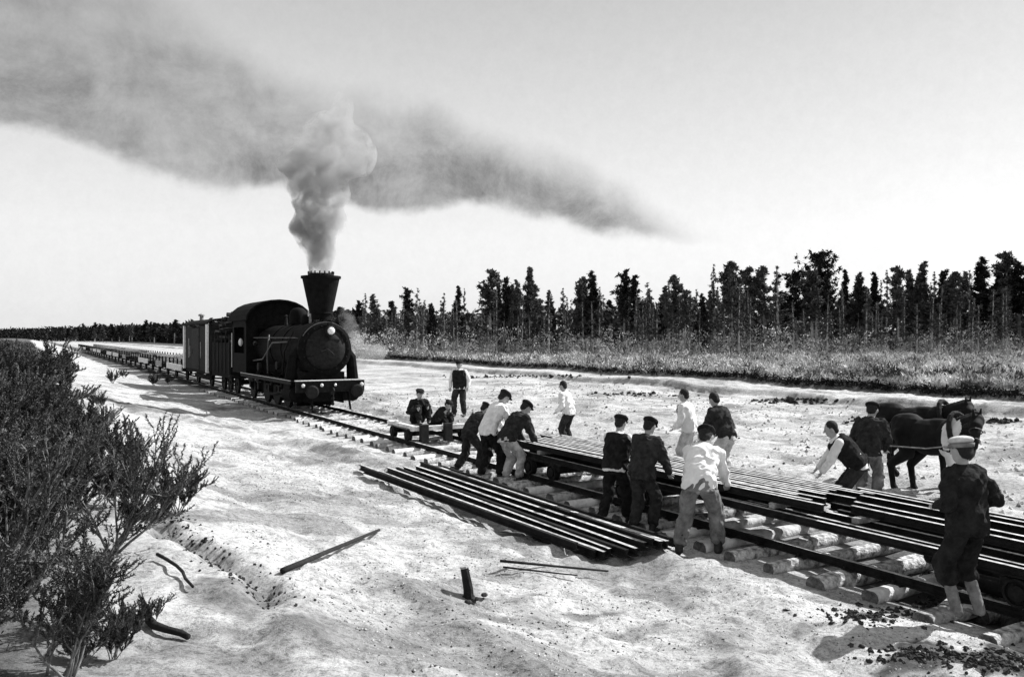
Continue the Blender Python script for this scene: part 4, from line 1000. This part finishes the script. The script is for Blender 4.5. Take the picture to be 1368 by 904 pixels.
# trees behind the train, running away to the left
for k in range(95):
    px = random.uniform(70, 478) if k < 80 else random.uniform(395, 478)
    d = np.interp(px, [60, 240, 380, 478], [560, 260, 170, 112]) * random.uniform(.93, 1.12); x = (px - CX) / F * d
    tp_ = np.interp(px, [60, 100, 240, 400, 478], [441, 434, 430, 425, 408]) + random.uniform(-5, 7)
    h = (HY - tp_) / F * d + HC - 1
    kd = random.choice(['spruce', 'pine', 'spruce']); e = tree(kd, x, d, h, 'small distant conifer in the dark tree line behind the train', 'distant trees behind the train')
    e.scale = (e.scale[0] * 1.7, e.scale[1] * 1.7, e.scale[2])
# leafy mass deep in the wood
def leaf_mass(name, n, f, w, l, m, label, per=6, up=.4, spread=.3):
    vs, fs = [], []
    for k in range(n):
        c = f()
        if c is None: continue
        for _ in range(per): tri(vs, fs, c + rdir() * random.uniform(0, spread), rdir(up), w * random.uniform(.6, 1.4), l * random.uniform(.6, 1.4))
    o = bpy.data.objects.new(name, mesh_of(name, vs, fs, m)); COL.objects.link(o); tag(o, label, kind='stuff'); return o
def f_deep():
    d = random.uniform(112, 150); px = random.uniform(480, 1500); x = (px - CX) / F * d
    return Vector((x, d, gz(x, d) + random.uniform(0, 1) ** .8 * np.interp(px, [480, 1000, 1368], [5.0, 7.2, 7.6])))
leaf_mass('woodland_mass', 4500, f_deep, .4, .8, M['crown2'], 'dim mass of foliage deep inside the forest', per=5, spread=.9)
def f_deep2():
    px = random.uniform(-60, 480); d = np.interp(px, [-60, 60, 240, 380, 478], [700, 600, 285, 190, 125]) * random.uniform(1, 1.1); x = (px - CX) / F * d
    return Vector((x, d, 1 + random.uniform(0, 1) * ((HY - np.interp(px, [-60, 0, 100, 240, 478], [441, 441, 438, 437, 428])) / F * d + HC - 1)))
leaf_mass('distant_wood', 7000, f_deep2, .9, 1.8, M['crown'], 'dark distant wood along the horizon behind the train', per=4, spread=1.5)
# scrub field between the sand and the forest
def f_scrub():
    px = random.uniform(200, 1500); t_ = random.random() ** 1.7; d = 36 + t_ * 66; x = (px - CX) / F * d; L, t = LT(x, d)
    if L < 36.0 - 1.6 * float(vn(t / 9, L / 30, 2)): return None
    if float(vn(L / 2.4, t / 2.4, 71)) < -.28: return None
    return Vector((x, d, gz(x, d) + random.uniform(0, .4) + max(0, float(vn(L / 4, t / 4, 72))) * 1.0))
leaf_mass('scrub_field', 34000, f_scrub, .05, .24, M['scrub'], 'pale and dark mottled scrub and dry grass between the sand and the forest', per=6, up=1.2, spread=.3)
def f_edge():
    t = random.uniform(-20, 110) if random.random() < .7 else random.uniform(-20, 40); w = 1.6 * float(vn(t / 9, 35 / 30, 2)); L = 35.75 - w + random.uniform(-.2, .3); p = TP(L, t)
    return Vector((p.x, p.y, gz(p.x, p.y) + random.uniform(-.05, .12)))
leaf_mass('turf_edge', 4000, f_edge, .05, .2, M['turf'], 'dark ragged turf hanging over the edge of the sand', per=6, up=-.1, spread=.22)
def f_under():
    px = random.uniform(470, 1480); d = random.uniform(93, 102); x = (px - CX) / F * d
    return Vector((x, d, gz(x, d) + random.random() ** 1.8 * 2.8 * (1 + .9 * float(vn(x / 3, d / 3, 81)))))
leaf_mass('undergrowth', 9000, f_under, .06, .22, M['scrub'], 'pale undergrowth along the foot of the forest', per=6, up=.8, spread=.5)
# shrubs on the left bank
def shrub_meshes(seed, H, nstem, fan, dens, leafw=.012, leafl=.05):
    random.seed(seed); st = MB(); vs, fs = [], []
    def grow(p, d, l, r, lev):
        n = 5; pts = [p.copy()]
        for i in range(n):
            d = (d + Vector((random.gauss(0, .12), random.gauss(0, .12), .06 + random.gauss(0, .05)))).normalized(); p = p + d * l / n; pts.append(p.copy())
            if lev > 0 and (i > 0 or lev < 2):
                for _ in range(2 if lev > 1 else 1):
                    sd = (d + Vector((random.gauss(0, .5), random.gauss(0, .5), random.gauss(.15, .3)))).normalized(); grow(p, sd, l * random.uniform(.35, .55), r * .55, lev - 1)
            if lev < 2:
                for _ in range(int(dens * (1.5 if lev == 0 else 1))):
                    q = random.random(); c = pts[-2].lerp(pts[-1], q); tri(vs, fs, c, (d * .9 + rdir() * .9), leafw * random.uniform(.7, 1.5), leafl * random.uniform(.6, 1.5))
        st.tube(pts, [r * (1 - .75 * i / n) for i in range(n + 1)], 5)
    for k in range(nstem):
        a = random.uniform(0, 6.28) if fan is None else math.radians(random.gauss(fan[0], fan[1]))
        tl = random.uniform(.25, 1.0) if fan is None else random.uniform(*fan[2])
        grow(Vector((random.gauss(0, .06), random.gauss(0, .06), -.05)), Vector((math.cos(a) * tl, math.sin(a) * tl, 1)).normalized(), H * random.uniform(.65, 1.05), H * (.016 if fan is None else .016), 2)
    me = bpy.data.meshes.new('stems'); me.from_pydata(st.v, [], st.f); me.materials.append(M['stem']); me.update(); me.polygons.foreach_set('use_smooth', [True] * len(me.polygons))
    return me, (vs, fs)
def shrub(me_s, me_l, p, rz, s, label, group='shrubs on the left bank', name='shrub'):
    e = empty(name, p, rz, label, 'shrub', group); e.scale = (s, s, s)
    for nm, me in (('stems', me_s), ('foliage', me_l)):
        o = bpy.data.objects.new(nm, me); COL.objects.link(o); o.parent = e
    return e
SV = []
for i in range(5):
    a, (vs, fs) = shrub_meshes(300 + i, 1.0, 9, None, 12, .011, .035); SV.append((a, mesh_of('foliage', vs, fs, M['bush' if i != 3 else 'bushp'])))
a, (vs, fs) = shrub_meshes(401, 1.55, 7, (5, 30, (.5, 1.3)), 6, .011, .036); FAN = (a, mesh_of('foliage', vs, fs, M['bush']))
a, (vs, fs) = shrub_meshes(402, 1.35, 8, (20, 40, (.2, 1.0)), 8, .011, .036); FAN2 = (a, mesh_of('foliage', vs, fs, M['bush']))
random.seed(5)
def on(x, y): return Vector((x, y, gz(x, y)))
shrub(*FAN, on(-3.15, 4.5), R(2), .62, 'large spreading shrub with pale twisted stems at the lower left corner')
shrub(*FAN2, on(-3.5, 5.9), R(15), .56, 'upright bushy shrub just behind the spreading one at lower left')
shrub(*FAN2, on(-3.75, 5.9), R(80), .6, 'dense dark shrub at the left edge of the photo, above the pale stems')
shrub(*FAN2, on(-2.35, 4.35), R(-30), .42, 'small shrub at the foot of the large spreading one, lowest at the left')
p_ = at(95, 850); shrub(*FAN2, p_, R(10), .3, 'low dark shrub on the sand below and right of the large spreading one')
shrub(*FAN, on(-3.5, 7.2), R(-20), .6, 'dark shrub leaning right in the middle of the left thicket')
k = 0
cnt = 0
while cnt < 62:
    L = random.uniform(-5.0, 1.7); t = random.choice([random.uniform(5, 16), random.uniform(10, 40), random.uniform(5, 22)]); p = TP(L, t)
    px = CX + F * p.x / p.y
    if px > 330 or px < -160 or (t < 7.5 and px > -50): continue
    if L > .6 and random.random() < .55: continue
    p.z = gz(p.x, p.y) - .02; i = random.choice([0, 1, 2, 4, 3]); sc = random.uniform(.55, 1.05) * (1.25 if t > 18 else 1) * (.6 if L > .8 else 1)
    nr = 'near' if t < 12 else ('middle' if t < 22 else 'far')
    shrub(*SV[i], p, random.uniform(0, 6.28), sc, ('pale leafed low shrub in the %s part of the left thicket' if i == 3 else 'dark low heath shrub in the %s part of the left thicket') % nr, 'heath shrubs of the left thicket'); cnt += 1
for px, py, sc in ((150, 512, 1.1), (165, 505, .9), (205, 515, 1.0), (225, 513, .8), (100, 500, 1.2), (60, 480, 1.3), (130, 545, .7), (205, 835, .3), (170, 850, .35), (150, 880, .4), (110, 890, .4)):
    p = at(px, py); shrub(*SV[random.choice([0, 1, 2])], p, random.uniform(0, 6.28), sc * .55, 'low dark tuft of heath growing alone on the sand slope at left', 'single tufts on the left slope', 'heath_tuft')
def px_of(p): return CX + F * p.x / p.y
def f_heath():
    L = random.uniform(-9, 1.6) - random.random() ** 3 * 10; t = random.choice([random.uniform(5, 25), random.uniform(4.5, 10)]); p = TP(L, t)
    if L > -.2 or px_of(p) > 150: return None
    return Vector((p.x, p.y, gz(p.x, p.y) + random.uniform(0, .15 + t * .004)))
leaf_mass('heath_cover', 16000, f_heath, .009, .05, M['bush'], 'low dark heather covering the left bank', per=6, up=.8, spread=.12)
def f_farheath():
    L = random.uniform(-30, .6); t = random.uniform(20, 240) * random.uniform(.4, 1); p = TP(L, t)
    return Vector((p.x, p.y, gz(p.x, p.y) + random.uniform(0, .7) * (1 + .8 * float(vn(L / 5, t / 5, 93))) * (.6 if t < 30 else 1)))
leaf_mass('far_heath', 16000, f_farheath, .06, .22, M['bush'], 'dark heath running along the left bank to the horizon', per=6, up=.8, spread=.35)
# ------------------------------------------------------------------ smoke and steam
def smoke(name, blobs, depth, dens, col, label, scale=1.1, thr=(.42, .62), vox=.12, aniso=.0, fade=None):
    m = MB()
    for px, py, rx_, rz_ in blobs:
        c = px_at(px, py, depth); k = depth / F; m.ell(c, (rx_ * k, rx_ * k * .9, rz_ * k), n=18, m=12)
    mt = bpy.data.materials.new(name); mt.use_nodes = True; t = mt.node_tree; t.nodes.clear()
    out = N(t, 'ShaderNodeOutputMaterial'); pv = N(t, 'ShaderNodeVolumePrincipled'); t.links.new(pv.outputs[0], out.inputs['Volume'])
    pv.inputs['Color'].default_value = (col, col, col, 1); pv.inputs['Anisotropy'].default_value = aniso
    tc = N(t, 'ShaderNodeTexCoord'); n = N(t, 'ShaderNodeTexNoise'); n.inputs['Scale'].default_value = scale; n.inputs['Detail'].default_value = 5; n.inputs['Roughness'].default_value = .6; n.inputs['Distortion'].default_value = .8
    t.links.new(tc.outputs['Object'], n.inputs['Vector'])
    mr = N(t, 'ShaderNodeMapRange'); mr.inputs['From Min'].default_value = thr[0]; mr.inputs['From Max'].default_value = thr[1]; mr.inputs['To Min'].default_value = 0; mr.inputs['To Max'].default_value = dens
    t.links.new(n.outputs[0], mr.inputs['Value']); t.links.new(mr.outputs[0], pv.inputs['Density'])
    if fade:          # thinner and more broken with height
        sp = N(t, 'ShaderNodeSeparateXYZ'); t.links.new(tc.outputs['Object'], sp.inputs[0])
        fz = N(t, 'ShaderNodeMapRange'); fz.inputs['From Min'].default_value = fade[0]; fz.inputs['From Max'].default_value = fade[1]; fz.inputs['To Min'].default_value = 1; fz.inputs['To Max'].default_value = fade[2]
        t.links.new(sp.outputs[2], fz.inputs['Value'])
        th = mth(t, 'SUBTRACT', n.outputs[0], mth(t, 'MULTIPLY', mth(t, 'SUBTRACT', 1, fz.outputs[0]), .13)); t.links.new(th, mr.inputs['Value'])
        t.links.new(mth(t, 'MULTIPLY', mr.outputs[0], fz.outputs[0]), pv.inputs['Density'])
    o = remesh(m, name, mt, None, vox, 6, vox * 1.2, 1.3); tag(o, label, kind='stuff'); return o
col_b = [(427, 366, 16, 12), (427, 352, 18, 14), (429, 338, 22, 15), (424, 322, 28, 16), (420, 305, 35, 19), (428, 290, 36, 20), (432, 300, 31, 20), (422, 272, 33, 20), (438, 258, 32, 20), (415, 252, 32, 18), (428, 238, 38, 18),
         (450, 218, 44, 22), (412, 212, 36, 18), (458, 190, 38, 24), (428, 186, 36, 18), (458, 152, 16, 32), (398, 222, 30, 18), (478, 208, 26, 30), (436, 168, 28, 18), (440, 200, 40, 24)]
smoke('smoke', col_b, 33.3, 3.6, .95, 'grey smoke rolling straight up from the engine chimney and tearing apart against the cloud', 1.25, (.37, .60), .12, fade=(7.5, 12.5, .34))
smoke('steam', [(468, 455, 18, 26), (478, 480, 16, 16), (462, 425, 12, 20), (500, 470, 20, 12)], 36, .9, .95, 'faint white steam hanging beside the front of the engine', .9, (.4, .62), .16)

for o in bpy.data.objects:
    if 'label' in o and not 4 <= len(o['label'].split()) <= 16: print('LONG', o['label'])
